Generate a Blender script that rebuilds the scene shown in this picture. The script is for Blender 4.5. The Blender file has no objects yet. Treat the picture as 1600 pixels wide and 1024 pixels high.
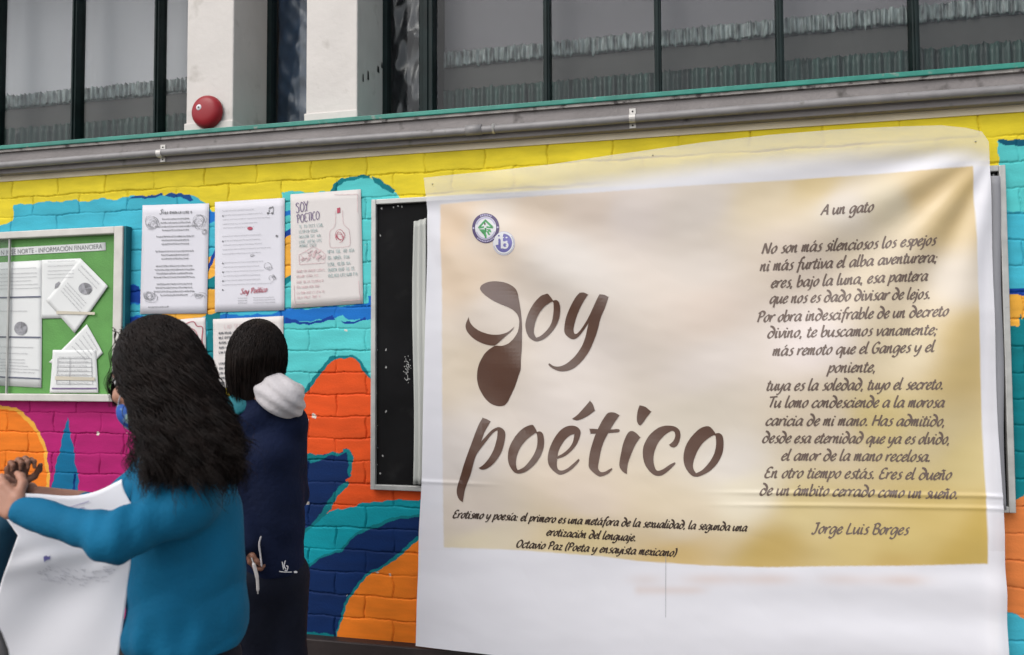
import bpy, math, random
import numpy as np
from mathutils import Matrix, Vector, geometry
S = bpy.context.scene
COL = S.collection
rng = np.random.default_rng(7)
random.seed(7)

# ------------------------------------------------------------------ camera
CAM = np.array([0.0, -3.1, 1.5])
YAW, PITCH, ROLL = math.radians(13.074), math.radians(2.333), math.radians(-0.2593)
FPX = 1200.0                                    # focal length for a 1600 wide picture
def basis():
    fw = np.array([-math.sin(YAW)*math.cos(PITCH), math.cos(YAW)*math.cos(PITCH), math.sin(PITCH)])
    rt = np.array([math.cos(YAW), math.sin(YAW), 0.0]); up = np.cross(rt, fw)
    return rt*math.cos(ROLL)+up*math.sin(ROLL), -rt*math.sin(ROLL)+up*math.cos(ROLL), fw
RT, UP, FW = basis()
cd = bpy.data.cameras.new('camera'); cam = bpy.data.objects.new('camera', cd); COL.objects.link(cam)
cd.sensor_width = 36.0; cd.lens = 36.0*FPX/1600.0; cd.clip_start = 0.05; cd.clip_end = 500
m = Matrix.Identity(4)
for i in range(3):
    m[i][0], m[i][1], m[i][2], m[i][3] = RT[i], UP[i], -FW[i], CAM[i]
cam.matrix_world = m
cd.dof.use_dof = True; cd.dof.focus_distance = 3.15; cd.dof.aperture_fstop = 2.6
S.camera = cam
# ------------------------------------------------------------------ light
SUN_EL, SUN_AZ = math.radians(48), math.radians(-152)      # azimuth of the sun measured from +Y, clockwise
world = bpy.data.worlds.new('World'); S.world = world; world.use_nodes = True
nt = world.node_tree; bg = nt.nodes['Background']
sky = nt.nodes.new('ShaderNodeTexSky'); sky.sky_type = 'NISHITA'; sky.sun_disc = False
sky.sun_elevation = SUN_EL; sky.sun_rotation = SUN_AZ; sky.air_density = 1.0; sky.dust_density = 3.0
hsv = nt.nodes.new('ShaderNodeHueSaturation'); hsv.inputs['Saturation'].default_value = 0.35
nt.links.new(sky.outputs[0], hsv.inputs['Color']); nt.links.new(hsv.outputs[0], bg.inputs['Color'])
bg.inputs['Strength'].default_value = 0.15
sl = bpy.data.lights.new('sun', 'SUN'); sl.energy = 0.5; sl.angle = math.radians(40); sl.color = (1.0, 0.95, 0.88)
sun = bpy.data.objects.new('sun', sl); COL.objects.link(sun)
sd = Vector((math.sin(SUN_AZ)*math.cos(SUN_EL), math.cos(SUN_AZ)*math.cos(SUN_EL), math.sin(SUN_EL)))
sun.rotation_euler = sd.to_track_quat('Z', 'Y').to_euler(); sun.location = sd*20
S.view_settings.view_transform = 'Standard'; S.view_settings.look = 'None'
S.view_settings.exposure = 0.52; S.view_settings.gamma = 1.0

# ------------------------------------------------------------------ helpers
def P(px, py, Y=0.0):                            # where the sight line of a photo point meets the plane at depth Y
    d = FW + RT*(px-800)/FPX + UP*(512-py)/FPX
    return CAM + d*((Y-CAM[1])/d[1])
def G(px, py, depth):                            # photo point at a given distance
    return CAM + depth*(FW + RT*(px-800)/FPX + UP*(512-py)/FPX)
def lin(c):
    c = np.asarray(c, float)/255.0
    return np.where(c <= 0.04045, c/12.92, ((c+0.055)/1.055)**2.4)
def alb(*c, k=0.9):
    return tuple(float(x) for x in np.clip(lin(c)*k, 0, 0.85))
def link(o, parent=None):
    COL.objects.link(o)
    if parent is not None:
        o.parent = parent
        o.matrix_parent_inverse = Matrix.Translation(parent.location).inverted() if True else Matrix.Identity(4)
    return o
def tag(o, label=None, cat=None, group=None, kind=None):
    if label: o['label'] = label
    if cat: o['category'] = cat
    if group: o['group'] = group
    if kind: o['kind'] = kind
    return o
def empty(name, loc, label, cat, group=None):
    o = bpy.data.objects.new(name, None); o.location = tuple(loc); o.empty_display_size = 0.05
    COL.objects.link(o); return tag(o, label, cat, group)
class MB:
    def __init__(s): s.v = []; s.f = []; s.n = 0
    def add(s, v, f):
        v = np.asarray(v, float).reshape(-1, 3); s.v.append(v)
        s.f.extend([tuple(int(i)+s.n for i in q) for q in f]); s.n += len(v)
        return s
    def box(s, x0, x1, y0, y1, z0, z1, b=0.0):
        if b <= 0:
            v = [(x, y, z) for x in (x0, x1) for y in (y0, y1) for z in (z0, z1)]
            return s.add(v, [(0,1,3,2),(4,6,7,5),(0,4,5,1),(2,3,7,6),(0,2,6,4),(1,5,7,3)])
        import bmesh
        bm = bmesh.new(); bmesh.ops.create_cube(bm, size=1)
        for q in bm.verts: q.co = ((x0+x1)/2+q.co.x*(x1-x0), (y0+y1)/2+q.co.y*(y1-y0), (z0+z1)/2+q.co.z*(z1-z0))
        bmesh.ops.bevel(bm, geom=bm.edges[:], offset=b, segments=2, affect='EDGES', profile=0.5)
        bm.verts.index_update()
        s.add([q.co[:] for q in bm.verts], [[q.index for q in f.verts] for f in bm.faces]); bm.free(); return s
    def tube(s, pts, rad, n=8, caps=True):
        pts = np.asarray(pts, float); k = len(pts); rad = np.broadcast_to(np.asarray(rad, float), (k,))
        t = np.gradient(pts, axis=0); t /= np.linalg.norm(t, axis=1)[:, None]+1e-9
        ref = np.array([0, 0, 1.0]) if abs(t[0][2]) < 0.9 else np.array([0, 1.0, 0])
        a = np.cross(t, ref); a /= np.linalg.norm(a, axis=1)[:, None]+1e-9; b = np.cross(t, a)
        th = np.arange(n)*2*np.pi/n
        v = pts[:, None]+rad[:, None, None]*(np.cos(th)[None, :, None]*a[:, None]+np.sin(th)[None, :, None]*b[:, None])
        f = [(i*n+j, i*n+(j+1) % n, (i+1)*n+(j+1) % n, (i+1)*n+j) for i in range(k-1) for j in range(n)]
        if caps: f += [tuple(range(n)), tuple((k-1)*n+j for j in range(n))]
        return s.add(v.reshape(-1, 3), f)
    def lathe(s, prof, n, M):                     # profile (r, h) turned about local Z, placed with M
        v = [M @ Vector((r*math.cos(2*math.pi*j/n), r*math.sin(2*math.pi*j/n), h)) for r, h in prof for j in range(n)]
        f = [(i*n+j, i*n+(j+1) % n, (i+1)*n+(j+1) % n, (i+1)*n+j) for i in range(len(prof)-1) for j in range(n)]
        return s.add([tuple(q) for q in v], f)
    def build(s, name, mat, parent=None, smooth=False, label=None, cat=None, group=None, kind=None):
        me = bpy.data.meshes.new(name)
        v = np.concatenate(s.v) if s.v else np.zeros((0, 3))
        me.from_pydata(v.tolist(), [], s.f); me.materials.append(mat)
        if smooth: me.polygons.foreach_set('use_smooth', [True]*len(me.polygons))
        me.update(); o = bpy.data.objects.new(name, me); link(o, parent)
        return tag(o, label, cat, group, kind)
def mesh_np(name, v, quads, mat, parent=None, smooth=True):
    me = bpy.data.meshes.new(name); v = np.asarray(v, np.float32); quads = np.asarray(quads, np.int32)
    me.vertices.add(len(v)); me.vertices.foreach_set('co', v.ravel())
    n = len(quads); k = quads.shape[1]
    me.loops.add(n*k); me.loops.foreach_set('vertex_index', quads.ravel())
    me.polygons.add(n); me.polygons.foreach_set('loop_start', np.arange(0, n*k, k, dtype=np.int32))
    me.polygons.foreach_set('loop_total', np.full(n, k, np.int32))
    if smooth: me.polygons.foreach_set('use_smooth', np.ones(n, bool))
    me.materials.append(mat); me.update(calc_edges=True); me.validate()
    o = bpy.data.objects.new(name, me); return link(o, parent)
def grid_quads(nx, ny, base=0):
    i = np.arange(nx-1)[:, None]; j = np.arange(ny-1)[None, :]
    a = i*ny+j
    return np.stack([a, a+ny, a+ny+1, a+1], -1).reshape(-1, 4)+base
def set_col(o, rgb, name='col'):
    at = o.data.color_attributes.new(name, 'FLOAT_COLOR', 'POINT')
    c = np.ones((len(rgb), 4), np.float32); c[:, :rgb.shape[1]] = rgb; at.data.foreach_set('color', c.ravel())
def mat(name, base, rough=0.6, spec=0.5, var=0.08, vscale=6.0, bump=0.0, bscale=40.0, metal=0.0, attr=None, alpha=None, coat=0.0, sheen=0.0, dirt=None, stretch=None):
    M = bpy.data.materials.new(name); M.use_nodes = True; t = M.node_tree; b = t.nodes['Principled BSDF']
    b.inputs['Roughness'].default_value = rough; b.inputs['Metallic'].default_value = metal
    b.inputs['Specular IOR Level'].default_value = spec; b.inputs['Coat Weight'].default_value = coat
    b.inputs['Sheen Weight'].default_value = sheen
    tc = t.nodes.new('ShaderNodeTexCoord')
    n = t.nodes.new('ShaderNodeTexNoise'); n.inputs['Scale'].default_value = vscale; n.inputs['Detail'].default_value = 6
    if stretch:
        mp_ = t.nodes.new('ShaderNodeMapping'); mp_.inputs['Scale'].default_value = stretch
        t.links.new(tc.outputs['Object'], mp_.inputs['Vector']); t.links.new(mp_.outputs[0], n.inputs['Vector'])
    else: t.links.new(tc.outputs['Object'], n.inputs['Vector'])
    mr = t.nodes.new('ShaderNodeMapRange'); mr.inputs[1].default_value = 0.3; mr.inputs[2].default_value = 0.7
    mr.inputs[3].default_value = 1-var; mr.inputs[4].default_value = 1+var
    t.links.new(n.outputs[0], mr.inputs[0])
    mul = t.nodes.new('ShaderNodeVectorMath'); mul.operation = 'SCALE'
    if attr:
        a = t.nodes.new('ShaderNodeAttribute'); a.attribute_name = attr; t.links.new(a.outputs['Color'], mul.inputs[0])
        if alpha:
            a2 = t.nodes.new('ShaderNodeAttribute'); a2.attribute_name = alpha; t.links.new(a2.outputs['Fac'], b.inputs['Alpha'])
    else:
        mul.inputs[0].default_value = base[:3]
    t.links.new(mr.outputs[0], mul.inputs['Scale'])
    out = mul.outputs[0]
    if dirt:
        n3 = t.nodes.new('ShaderNodeTexNoise'); n3.inputs['Scale'].default_value = dirt[1]; n3.inputs['Detail'].default_value = 8
        t.links.new(tc.outputs['Object'], n3.inputs['Vector'])
        m3 = t.nodes.new('ShaderNodeMapRange'); m3.inputs[1].default_value = dirt[2]; m3.inputs[2].default_value = dirt[2]+0.12
        t.links.new(n3.outputs[0], m3.inputs[0])
        mx = t.nodes.new('ShaderNodeMix'); mx.data_type = 'RGBA'
        t.links.new(m3.outputs[0], mx.inputs[0]); t.links.new(out, mx.inputs[6]); mx.inputs[7].default_value = (*dirt[0], 1)
        out = mx.outputs[2]
    t.links.new(out, b.inputs['Base Color'])
    if bump > 0:
        n2 = t.nodes.new('ShaderNodeTexNoise'); n2.inputs['Scale'].default_value = bscale; n2.inputs['Detail'].default_value = 4
        t.links.new(tc.outputs['Object'], n2.inputs['Vector'])
        bp = t.nodes.new('ShaderNodeBump'); bp.inputs['Strength'].default_value = bump; bp.inputs['Distance'].default_value = 0.01
        t.links.new(n2.outputs[0], bp.inputs['Height']); t.links.new(bp.outputs[0], b.inputs['Normal'])
    return M
def catmull(p, n=6, closed=False):
    p = np.asarray(p, float); k = len(p)
    if k < 3 and not closed:
        t = np.linspace(0, 1, n*2)[:, None]; return p[0]*(1-t)+p[-1]*t
    out = []
    for i in range(k if closed else k-1):
        a, b, c, d = (p[(i-1) % k], p[i], p[(i+1) % k], p[(i+2) % k]) if closed else (p[max(i-1, 0)], p[i], p[i+1], p[min(i+2, k-1)])
        for t in np.arange(n)/n:
            out.append(0.5*((2*b)+(-a+c)*t+(2*a-5*b+4*c-d)*t*t+(-a+3*b-3*c+d)*t**3))
    if not closed: out.append(p[-1])
    out = np.array(out)
    if closed:
        keep = np.linalg.norm(out-np.roll(out, 1, axis=0), axis=1) > 1e-3; out = out[keep]
    return out
def pts(s): return [tuple(float(a) for a in q.split(',')) for q in s.split()]
def snoise(p, seed, f):                           # cheap smooth noise, sum of sines
    r = np.random.default_rng(seed); o = 0
    for k in range(5):
        d = r.normal(size=3); d /= np.linalg.norm(d); o = o+np.sin(p @ (d*f*(0.7+0.8*r.random()))+r.random()*6.28)
    return o/5

# ------------------------------------------------------------------ materials
M = {}
M['white_paint'] = mat('white_paint', (0.60, 0.565, 0.53), 0.6, var=0.05, vscale=5, bump=0.25, bscale=25, dirt=((0.42, 0.39, 0.35), 7, 0.61))
M['grey_beam'] = mat('grey_beam', (0.235, 0.215, 0.21), 0.75, var=0.15, vscale=4, bump=0.3, bscale=60, dirt=((0.10, 0.09, 0.085), 12, 0.62))
M['cream_plaster'] = mat('cream_plaster', (0.66, 0.58, 0.43), 0.8, var=0.1, bump=0.2)
M['green_paint'] = mat('green_paint', (0.02, 0.21, 0.16), 0.45, var=0.25, vscale=8, bump=0.2, dirt=((0.30, 0.28, 0.25), 20, 0.66))
M['sill_edge'] = mat('sill_edge', (0.30, 0.28, 0.26), 0.7, var=0.3, vscale=20, bump=0.4, dirt=((0.06, 0.05, 0.05), 30, 0.56))
M['pipe'] = mat('galvanised_pipe', (0.24, 0.23, 0.23), 0.55, metal=0.15, var=0.12, vscale=14, bump=0.1, bscale=80, dirt=((0.12, 0.11, 0.10), 18, 0.64))
M['clamp'] = mat('clamp_metal', (0.55, 0.53, 0.5), 0.45, metal=0.3, var=0.15, vscale=40)
M['frame_dark'] = mat('dark_green_frame', (0.006, 0.015, 0.015), 0.5, spec=0.2, var=0.3, vscale=10)
M['reflected_grey'] = mat('grey_reflection', (0.50, 0.49, 0.515), 0.8, var=0.04, vscale=2)  # tones of the window reflections, put into the colour from here to the green
M['reflected_grey_dark'] = mat('dusky_reflection', (0.21, 0.197, 0.21), 0.8, var=0.05, vscale=2)
M['reflected_ruffle'] = mat('pale_reflection', (0.16, 0.185, 0.18), 0.3, spec=0.6, var=0.95, vscale=60, stretch=(1, 0.3, 0.22))
M['window_dark'] = mat('dark_window_tone', (0.068, 0.064, 0.06), 0.7, var=0.1)  # dark band of the window reflection, also the room wall behind
M['reflected_pleat'] = mat('green_reflection', (0.015, 0.038, 0.031), 0.5, var=0.8, vscale=30, stretch=(1, 0.2, 0.05))
M['sheet_blue'] = mat('blue_plastic', (0.045, 0.075, 0.13), 0.25, spec=0.8, var=0.4, vscale=7)
M['sheet_black'] = mat('black_plastic', (0.012, 0.013, 0.016), 0.22, spec=0.7, var=0.4, vscale=7)
M['red'] = mat('red_enamel', (0.27, 0.008, 0.015), 0.38, spec=0.35, var=0.06)
M['black'] = mat('black_plastic_base', (0.01, 0.01, 0.01), 0.5)
M['alu'] = mat('aluminium_frame', (0.45, 0.45, 0.43), 0.45, metal=0.35, var=0.12, vscale=20, dirt=((0.22, 0.21, 0.19), 25, 0.66))
M['alu_light'] = mat('pale_frame', (0.58, 0.56, 0.52), 0.5, metal=0.15, var=0.08, vscale=15)
M['slate'] = mat('chalkboard_black', (0.007, 0.007, 0.0075), 0.8, spec=0.1, var=0.35, vscale=5, dirt=((0.016, 0.016, 0.016), 6, 0.6))
M['chalk'] = mat('chalk_marks', (0.35, 0.35, 0.34), 0.9, var=0.5, vscale=60)
M['mural'] = mat('mural_paint', (1, 1, 1), 0.72, spec=0.22, var=0.13, vscale=10, bump=0.13, bscale=110, attr='col', stretch=(0.6, 1, 2.2))
M['vinyl'] = mat('banner_vinyl', (1, 1, 1), 0.36, spec=0.65, var=0.025, vscale=3, attr='col', alpha='alpha', coat=0.12)
M['ink_brown'] = mat('brown_print', (0.088, 0.038, 0.021), 0.3, spec=0.9, var=0.12, vscale=4, coat=0.5)
M['ink_grey'] = mat('grey_brown_print', (0.15, 0.108, 0.088), 0.4, var=0.12, vscale=6)
M['ink_dark'] = mat('dark_brown_print', (0.045, 0.027, 0.019), 0.4, var=0.1)
M['paper'] = mat('poster_paper', (0.67, 0.66, 0.71), 0.7, var=0.03, vscale=5, bump=0.08, bscale=9)
M['paper_warm'] = mat('poster_paper_warm', (0.66, 0.62, 0.60), 0.7, var=0.03, vscale=5, bump=0.08, bscale=9)
M['paper_white'] = mat('office_paper', (0.70, 0.71, 0.70), 0.65, var=0.03, vscale=6)
M['sheet'] = mat('drawing_sheet', (0.80, 0.80, 0.84), 0.6, var=0.02, vscale=3, bump=0.06, bscale=14)
M['ink'] = mat('black_ink', (0.17, 0.17, 0.18), 0.6, var=0.4, vscale=60)
M['ink_soft'] = mat('faded_grey_ink', (0.28, 0.28, 0.30), 0.6, var=0.3, vscale=60)
M['ink_teal'] = mat('grey_teal_pencil', (0.36, 0.45, 0.44), 0.7, var=0.3, vscale=60)
M['ink_pink'] = mat('pink_pencil', (0.62, 0.45, 0.46), 0.7, var=0.2, vscale=60)
M['ink_red'] = mat('red_marker', (0.42, 0.06, 0.10), 0.6, var=0.2, vscale=60)
M['ink_violet'] = mat('violet_marker', (0.16, 0.11, 0.22), 0.6, var=0.2, vscale=60)
M['board_green'] = mat('board_felt_green', (0.10, 0.29, 0.065), 0.7, var=0.12, vscale=9, bump=0.2, bscale=120)
M['tape'] = mat('tan_tape', (0.55, 0.50, 0.40), 0.4, var=0.1)
M['logo_purple'] = mat('logo_purple', (0.075, 0.05, 0.14), 0.4)
M['logo_indigo'] = mat('logo_indigo', (0.14, 0.13, 0.36), 0.4, var=0.25, vscale=25)
M['logo_lilac'] = mat('logo_lilac', (0.42, 0.39, 0.55), 0.4)
M['logo_green'] = mat('logo_green', (0.06, 0.30, 0.10), 0.4, var=0.3, vscale=60)
M['logo_white'] = mat('logo_white', (0.66, 0.66, 0.68), 0.4)
M['plinth'] = mat('dark_brown_base', (0.022, 0.014, 0.013), 0.6, var=0.3, vscale=8, bump=0.2)
M['floor'] = mat('concrete_floor', (0.17, 0.165, 0.16), 0.8, var=0.15, vscale=3, bump=0.3, bscale=30)
M['teal_jacket'] = mat('teal_blue_cloth', (0.004, 0.125, 0.245), 0.8, spec=0.2, var=0.14, vscale=7, bump=0.22, bscale=90)
M['teal_yoke'] = mat('green_teal_cloth', (0.01, 0.13, 0.16), 0.7, spec=0.3, var=0.1, bump=0.2)
M['navy'] = mat('navy_cloth', (0.0045, 0.0095, 0.034), 0.85, spec=0.2, var=0.2, vscale=8, bump=0.4, bscale=60)
M['navy_pants'] = mat('navy_trousers', (0.005, 0.007, 0.017), 0.8, spec=0.25, var=0.2, bump=0.3)
M['hood'] = mat('pale_grey_hood', (0.56, 0.53, 0.54), 0.85, spec=0.2, var=0.06, bump=0.3, bscale=60, sheen=0.1)
M['skin'] = mat('skin_light', (0.40, 0.20, 0.135), 0.5, spec=0.4, var=0.06, vscale=20)
M['skin_brown'] = mat('skin_brown', (0.23, 0.105, 0.065), 0.5, spec=0.4, var=0.08, vscale=20)
M['hair'] = mat('black_brown_hair', (0.010, 0.006, 0.0047), 0.45, spec=0.18, var=0.45, vscale=30)
M['mask'] = mat('patterned_mask', (0.02, 0.10, 0.42), 0.7, var=0.2, dirt=((0.35, 0.5, 0.45), 34, 0.50))
M['shoe'] = mat('black_shoe', (0.012, 0.012, 0.013), 0.45)
M['graphite'] = mat('graphite', (0.62, 0.62, 0.66), 0.6, var=0.2, vscale=30)
M['eye'] = mat('eye_white', (0.6, 0.6, 0.6), 0.2)
M['charcoal'] = mat('charcoal_chair', (0.055, 0.053, 0.055), 0.55, var=0.1)
def glass_mat():
    g = bpy.data.materials.new('window_glass'); g.use_nodes = True; t = g.node_tree
    for n in list(t.nodes): t.nodes.remove(n)
    o = t.nodes.new('ShaderNodeOutputMaterial'); mx = t.nodes.new('ShaderNodeMixShader')
    tr = t.nodes.new('ShaderNodeBsdfTransparent'); tr.inputs[0].default_value = (0.9, 0.91, 0.91, 1)
    gl = t.nodes.new('ShaderNodeBsdfGlossy'); gl.inputs['Roughness'].default_value = 0.04
    lw = t.nodes.new('ShaderNodeLayerWeight'); pw = t.nodes.new('ShaderNodeMath'); pw.operation = 'POWER'; pw.inputs[1].default_value = 5
    ad = t.nodes.new('ShaderNodeMath'); ad.operation = 'MULTIPLY_ADD'; ad.inputs[1].default_value = 0.9; ad.inputs[2].default_value = 0.018
    t.links.new(lw.outputs['Facing'], pw.inputs[0]); t.links.new(pw.outputs[0], ad.inputs[0]); t.links.new(ad.outputs[0], mx.inputs[0]); t.links.new(tr.outputs[0], mx.inputs[1]); t.links.new(gl.outputs[0], mx.inputs[2])
    t.links.new(mx.outputs[0], o.inputs[0]); return g
M['glass'] = glass_mat()

# ------------------------------------------------------------------ ground and the painted block wall
MB().box(-30, 30, -40, 3.0, -0.3, 0.0).build('ground', M['floor'], kind='structure')
PX, PZ, ZTOP = 0.268, 0.0955, 2.303
ZT = 2.386                                        # top of the painted courses
def brick(X, Z):                                  # distance to the nearest joint
    w = 0.0022*np.sin(X*23+Z*9)+0.0012*np.sin(X*61-Z*17)+0.0008*np.sin(X*210)
    k = np.floor((ZTOP+PZ-(Z+w))/PZ); dz = (ZTOP+PZ-(Z+w))/PZ-k
    dzm = np.minimum(dz, 1-dz)*PZ
    ph = np.where(k.astype(int) % 2 == 0, 0.238, 0.098)
    u = (X+0.003*np.sin(Z*70+X*11)-ph)/PX+0.012*np.sin(k*7.3); q = np.floor(u)
    du = np.minimum(u-q, 1-(u-q))*PX
    return np.minimum(dzm, du), np.sin(q*12.99+k*78.2)*43758.5 % 1.0
# mural regions, painter's order: colour, outline (points measured on the photo, laid on the wall plane)
YEL, CYA, AQU = alb(230, 208, 48), alb(66, 178, 200), alb(88, 200, 200)
BLU, NAV, TEA = alb(22, 112, 196), alb(10, 62, 150), alb(0, 120, 128)
ORA, ORL, MAG = alb(228, 84, 30), alb(238, 126, 32), alb(176, 28, 108)
DNB, TQ, AMB = alb(2, 40, 92), alb(0, 150, 164), alb(240, 176, 66)
MURAL = [
 (CYA, '-900,360 -60,362 0,352 20,345 22,321 52,318 54,317 120,313 124,316 160,310 176,313 197,307 302,306 320,318 330,330 420,328 520,300 528,288 540,281 580,279 600,286 616,300 640,330 640,560 -900,560'),
 (AQU, '440,300 520,300 528,288 540,281 580,279 600,286 616,300 640,330 640,620 440,640'),
 (TEA, '517,300 523,288 534,277 578,274 579,279 538,283 528,292 524,302'),
 (TEA, '581,276 592,277 618,298 614,303 604,298 586,284'),
 (alb(10, 74, 140), '201,313 212,307 254,303 255,307 212,311'),
 (alb(10, 74, 140), '258,306 268,302 284,301 298,306 303,314 296,315 284,307 264,309'),
 (BLU, '-900,440 150,440 196,446 214,446 222,470 214,478 224,494 224,560 150,600 -900,640'),
 (NAV, '196,448 219,447 219,474 204,474 196,462'),
 (CYA, '196,480 210,476 222,478 222,492 208,496 196,492'),
 (DNB, '240,640 480,640 480,1100 240,1100'),
 (NAV, '150,500 222,496 240,520 240,700 150,700'),
 (AMB, '324,402 338,396 338,440 324,436'), (TEA, '322,436 338,430 340,452 322,452'), (AMB, '322,452 340,450 340,490 300,500 322,700 240,700 240,500'),
 (TEA, '323,490 345,488 345,620 323,590'), (BLU, '323,330 337,330 337,345 323,350'), (NAV, '324,414 338,386 338,400 324,424'),
 (BLU, '443,330 456,330 456,338 443,338'), (NAV, '443,362 456,358 456,366 443,374'), (AMB, '443,374 456,366 456,432 443,440'), (TEA, '443,438 456,430 456,440 443,448'),
 (BLU, '345,492 420,492 446,482 460,484 585,474 585,500 545,500 536,492 520,498 470,502 445,506 400,510 345,508'),
 (NAV, '445,497 470,503 500,501 521,494 524,499 508,504 470,507 446,506'), (NAV, '532,500 550,503 566,500 572,496 572,500 560,505 540,506'),
 (BLU, '575,462 590,462 590,480 575,480'),
 (TEA, '470,612 489,590 503,574 514,560 520,556 545,554 556,558 566,570 580,588 600,600 600,700 470,720'),
 (ORA, '470,620 492,597 507,580 516,566 524,561 545,558 553,561 562,572 572,586 600,606 680,640 680,800 440,860 440,640'),
 (DNB, '440,690 470,706 486,722 500,713 512,709 530,707 541,700 548,704 551,716 549,744 540,748 544,757 530,768 520,790 508,805 495,818 476,832 440,860'),
 (TEA, '470,706 486,708 504,713 516,707 534,707 536,700 547,702 551,716 550,744 545,744 544,720 540,706 530,711 512,713 498,722 486,722 470,714'),
 (TEA, '544,750 545,757 530,770 518,796 508,806 492,822 476,834 473,830 504,800 514,784 524,766 534,754'),
 (TQ, '440,900 468,840 476,832 492,820 515,800 530,795 556,792 562,789 590,783 625,782 650,781 720,770 720,820 640,830 560,850 470,895 440,930'),
 (TEA, '440,912 470,890 492,874 530,858 548,840 570,826 600,812 655,803 720,790 720,830 640,850 560,870 470,902'),
 (DNB, '380,980 440,915 472,893 500,874 532,861 550,843 575,829 610,815 655,806 720,796 760,900 560,960 540,1100 380,1100'),
 (TEA, '524,1000 530,965 542,935 556,914 576,895 605,878 625,863 652,838 720,800 720,860 560,1010'),
 (ORL, '525,1100 526,1000 533,968 545,938 560,916 580,897 610,881 628,867 654,843 720,815 760,1100'),
 (TEA, '478,985 500,990 522,992 522,1100 478,1100'),
 (MAG, '-900,622 186,626 200,660 230,700 260,900 100,1100 -900,1100'),
 (AMB, '-120,700 -70,650 -20,630 0,632 30,640 50,658 62,675 72,700 77,735 77,765 70,800 40,860 -20,880 -100,850 -140,780'),
 (ORL, '-110,700 -66,655 -20,637 0,637 26,645 46,662 58,678 67,702 72,735 72,765 66,795 38,850 -20,870 -94,840 -130,780'),
 (alb(0, 108, 150), '105,653 111,682 116,712 122,745 123,790 76,790 82,752 90,715 98,682'),
 (alb(0, 60, 130), '114,742 117,742 118,790 113,790'),
 # right of the banner
 (TEA, '1560,440 2600,440 2600,800 1560,800'), (alb(222, 128, 66), '1560,780 2600,700 2600,1000 1560,1000'),
 (AQU, '1560,222 2600,190 2600,330 1560,340'), (CYA, '1560,330 2600,330 2600,455 1560,455'),
 (alb(0, 84, 110), '1562,219 1580,218 1600,216 1640,214 1640,224 1600,226 1575,227 1562,225'),
 (NAV, '1560,452 1620,448 2600,448 2600,462 1560,462'), (AMB, '1560,460 2600,460 2600,560 1640,512 1600,508 1592,490 1592,515 1560,515'),
 (TEA, '1560,512 1590,510 1598,494 1620,486 2600,540 2600,760 1610,740 1598,775 1560,800'),
 (alb(222, 128, 66), '1560,806 1590,800 1604,770 1620,748 2600,760 2600,970 1570,956'),
 (CYA, '1560,955 1580,958 1600,966 2600,985 2600,1300 1560,1300'),
 (alb(226, 150, 110), '660,800 1500,700 1560,806 1560,960 1000,985 660,960')]
_poly = []
for c, s in MURAL:
    q = np.array([P(a, b)[[0, 2]] for a, b in pts(s)])
    _poly.append((np.array(c), q, q.min(0), q.max(0)))
def inside(X, Z, q):
    r = np.zeros(X.shape, bool); n = len(q)
    for i in range(n):
        (x0, z0), (x1, z1) = q[i], q[(i+1) % n]
        c = ((z0 > Z) != (z1 > Z))
        if z1 != z0: r ^= c & (X < (x1-x0)*(Z-z0)/(z1-z0)+x0)
    return r
def mural_colour(X, Z):
    C = np.empty(X.shape+(3,)); C[:] = YEL
    Xw = X+0.0035*np.sin(Z*45)+0.002*np.sin(X*90+Z*130); Zw = Z+0.0035*np.sin(X*38+1)+0.002*np.sin(X*120-Z*70)
    for c, q, lo, hi in _poly:
        bb = (Xw > lo[0]) & (Xw < hi[0]) & (Zw > lo[1]) & (Zw < hi[1])
        if not bb.any(): continue
        k = np.zeros(X.shape, bool); k[bb] = inside(Xw[bb], Zw[bb], q); C[k] = c
    return C
def wall_patch(x0, x1, z0, z1, h):
    xs = np.linspace(x0, x1, max(2, int(round((x1-x0)/h))+1)); zs = np.linspace(z0, z1, max(2, int(round((z1-z0)/h))+1))
    X, Z = np.meshgrid(xs, zs, indexing='ij'); d, rnd = brick(X, Z)
    dep = 0.0105*(1-np.clip(d/0.0045, 0, 1))*(0.6+0.4*np.sin(X*13+Z*31+rnd*5))+0.0006*(1-np.clip(d/0.012, 0, 1))
    Y = dep-0.0008*(rnd-0.5)
    C = mural_colour(X, Z)
    streak = 1+0.13*(rnd-0.5)
    C *= streak[..., None]
    sp = snoise(np.stack([X, Z*0, Z], -1), 3, 160)+snoise(np.stack([X, Z*0, Z], -1), 4, 55)
    bare = (sp > 1.22) & (d < 0.010)
    C[bare] = (0.6, 0.55, 0.48)
    return np.stack([X, Y, Z], -1).reshape(-1, 3), grid_quads(len(xs), len(zs)), C.reshape(-1, 3)
vs, qs, cs, n0 = [], [], [], 0
for a in [(-5.2, -3.6, 0, ZT, 0.02), (-3.6, -1.12, 0.25, ZT, 0.003), (-3.6, -1.12, 0, 0.25, 0.03), (-1.12, 0.96, 2.12, ZT, 0.003), (-1.12, 0.96, 0, 2.12, 0.016),
          (0.96, 1.5, 0.3, ZT, 0.003), (0.96, 1.5, 0, 0.3, 0.03), (1.5, 4.0, 0, ZT, 0.02)]:
    v, q, c = wall_patch(*a); vs.append(v); qs.append(q+n0); cs.append(c); n0 += len(v)
wall = mesh_np('mural_wall', np.concatenate(vs), np.concatenate(qs), M['mural'])
set_col(wall, np.concatenate(cs))
tag(wall, 'painted block wall with a bright yellow, turquoise, orange and magenta mural', 'wall')
MB().box(-5.2, 4.0, 0.012, 0.26, 0, ZT).build('wall_core', M['cream_plaster'], wall)
MB().box(-5.2, 4.0, -0.006, 0.2, ZT, 2.412).build('plaster_strip', M['cream_plaster'], wall)
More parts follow.
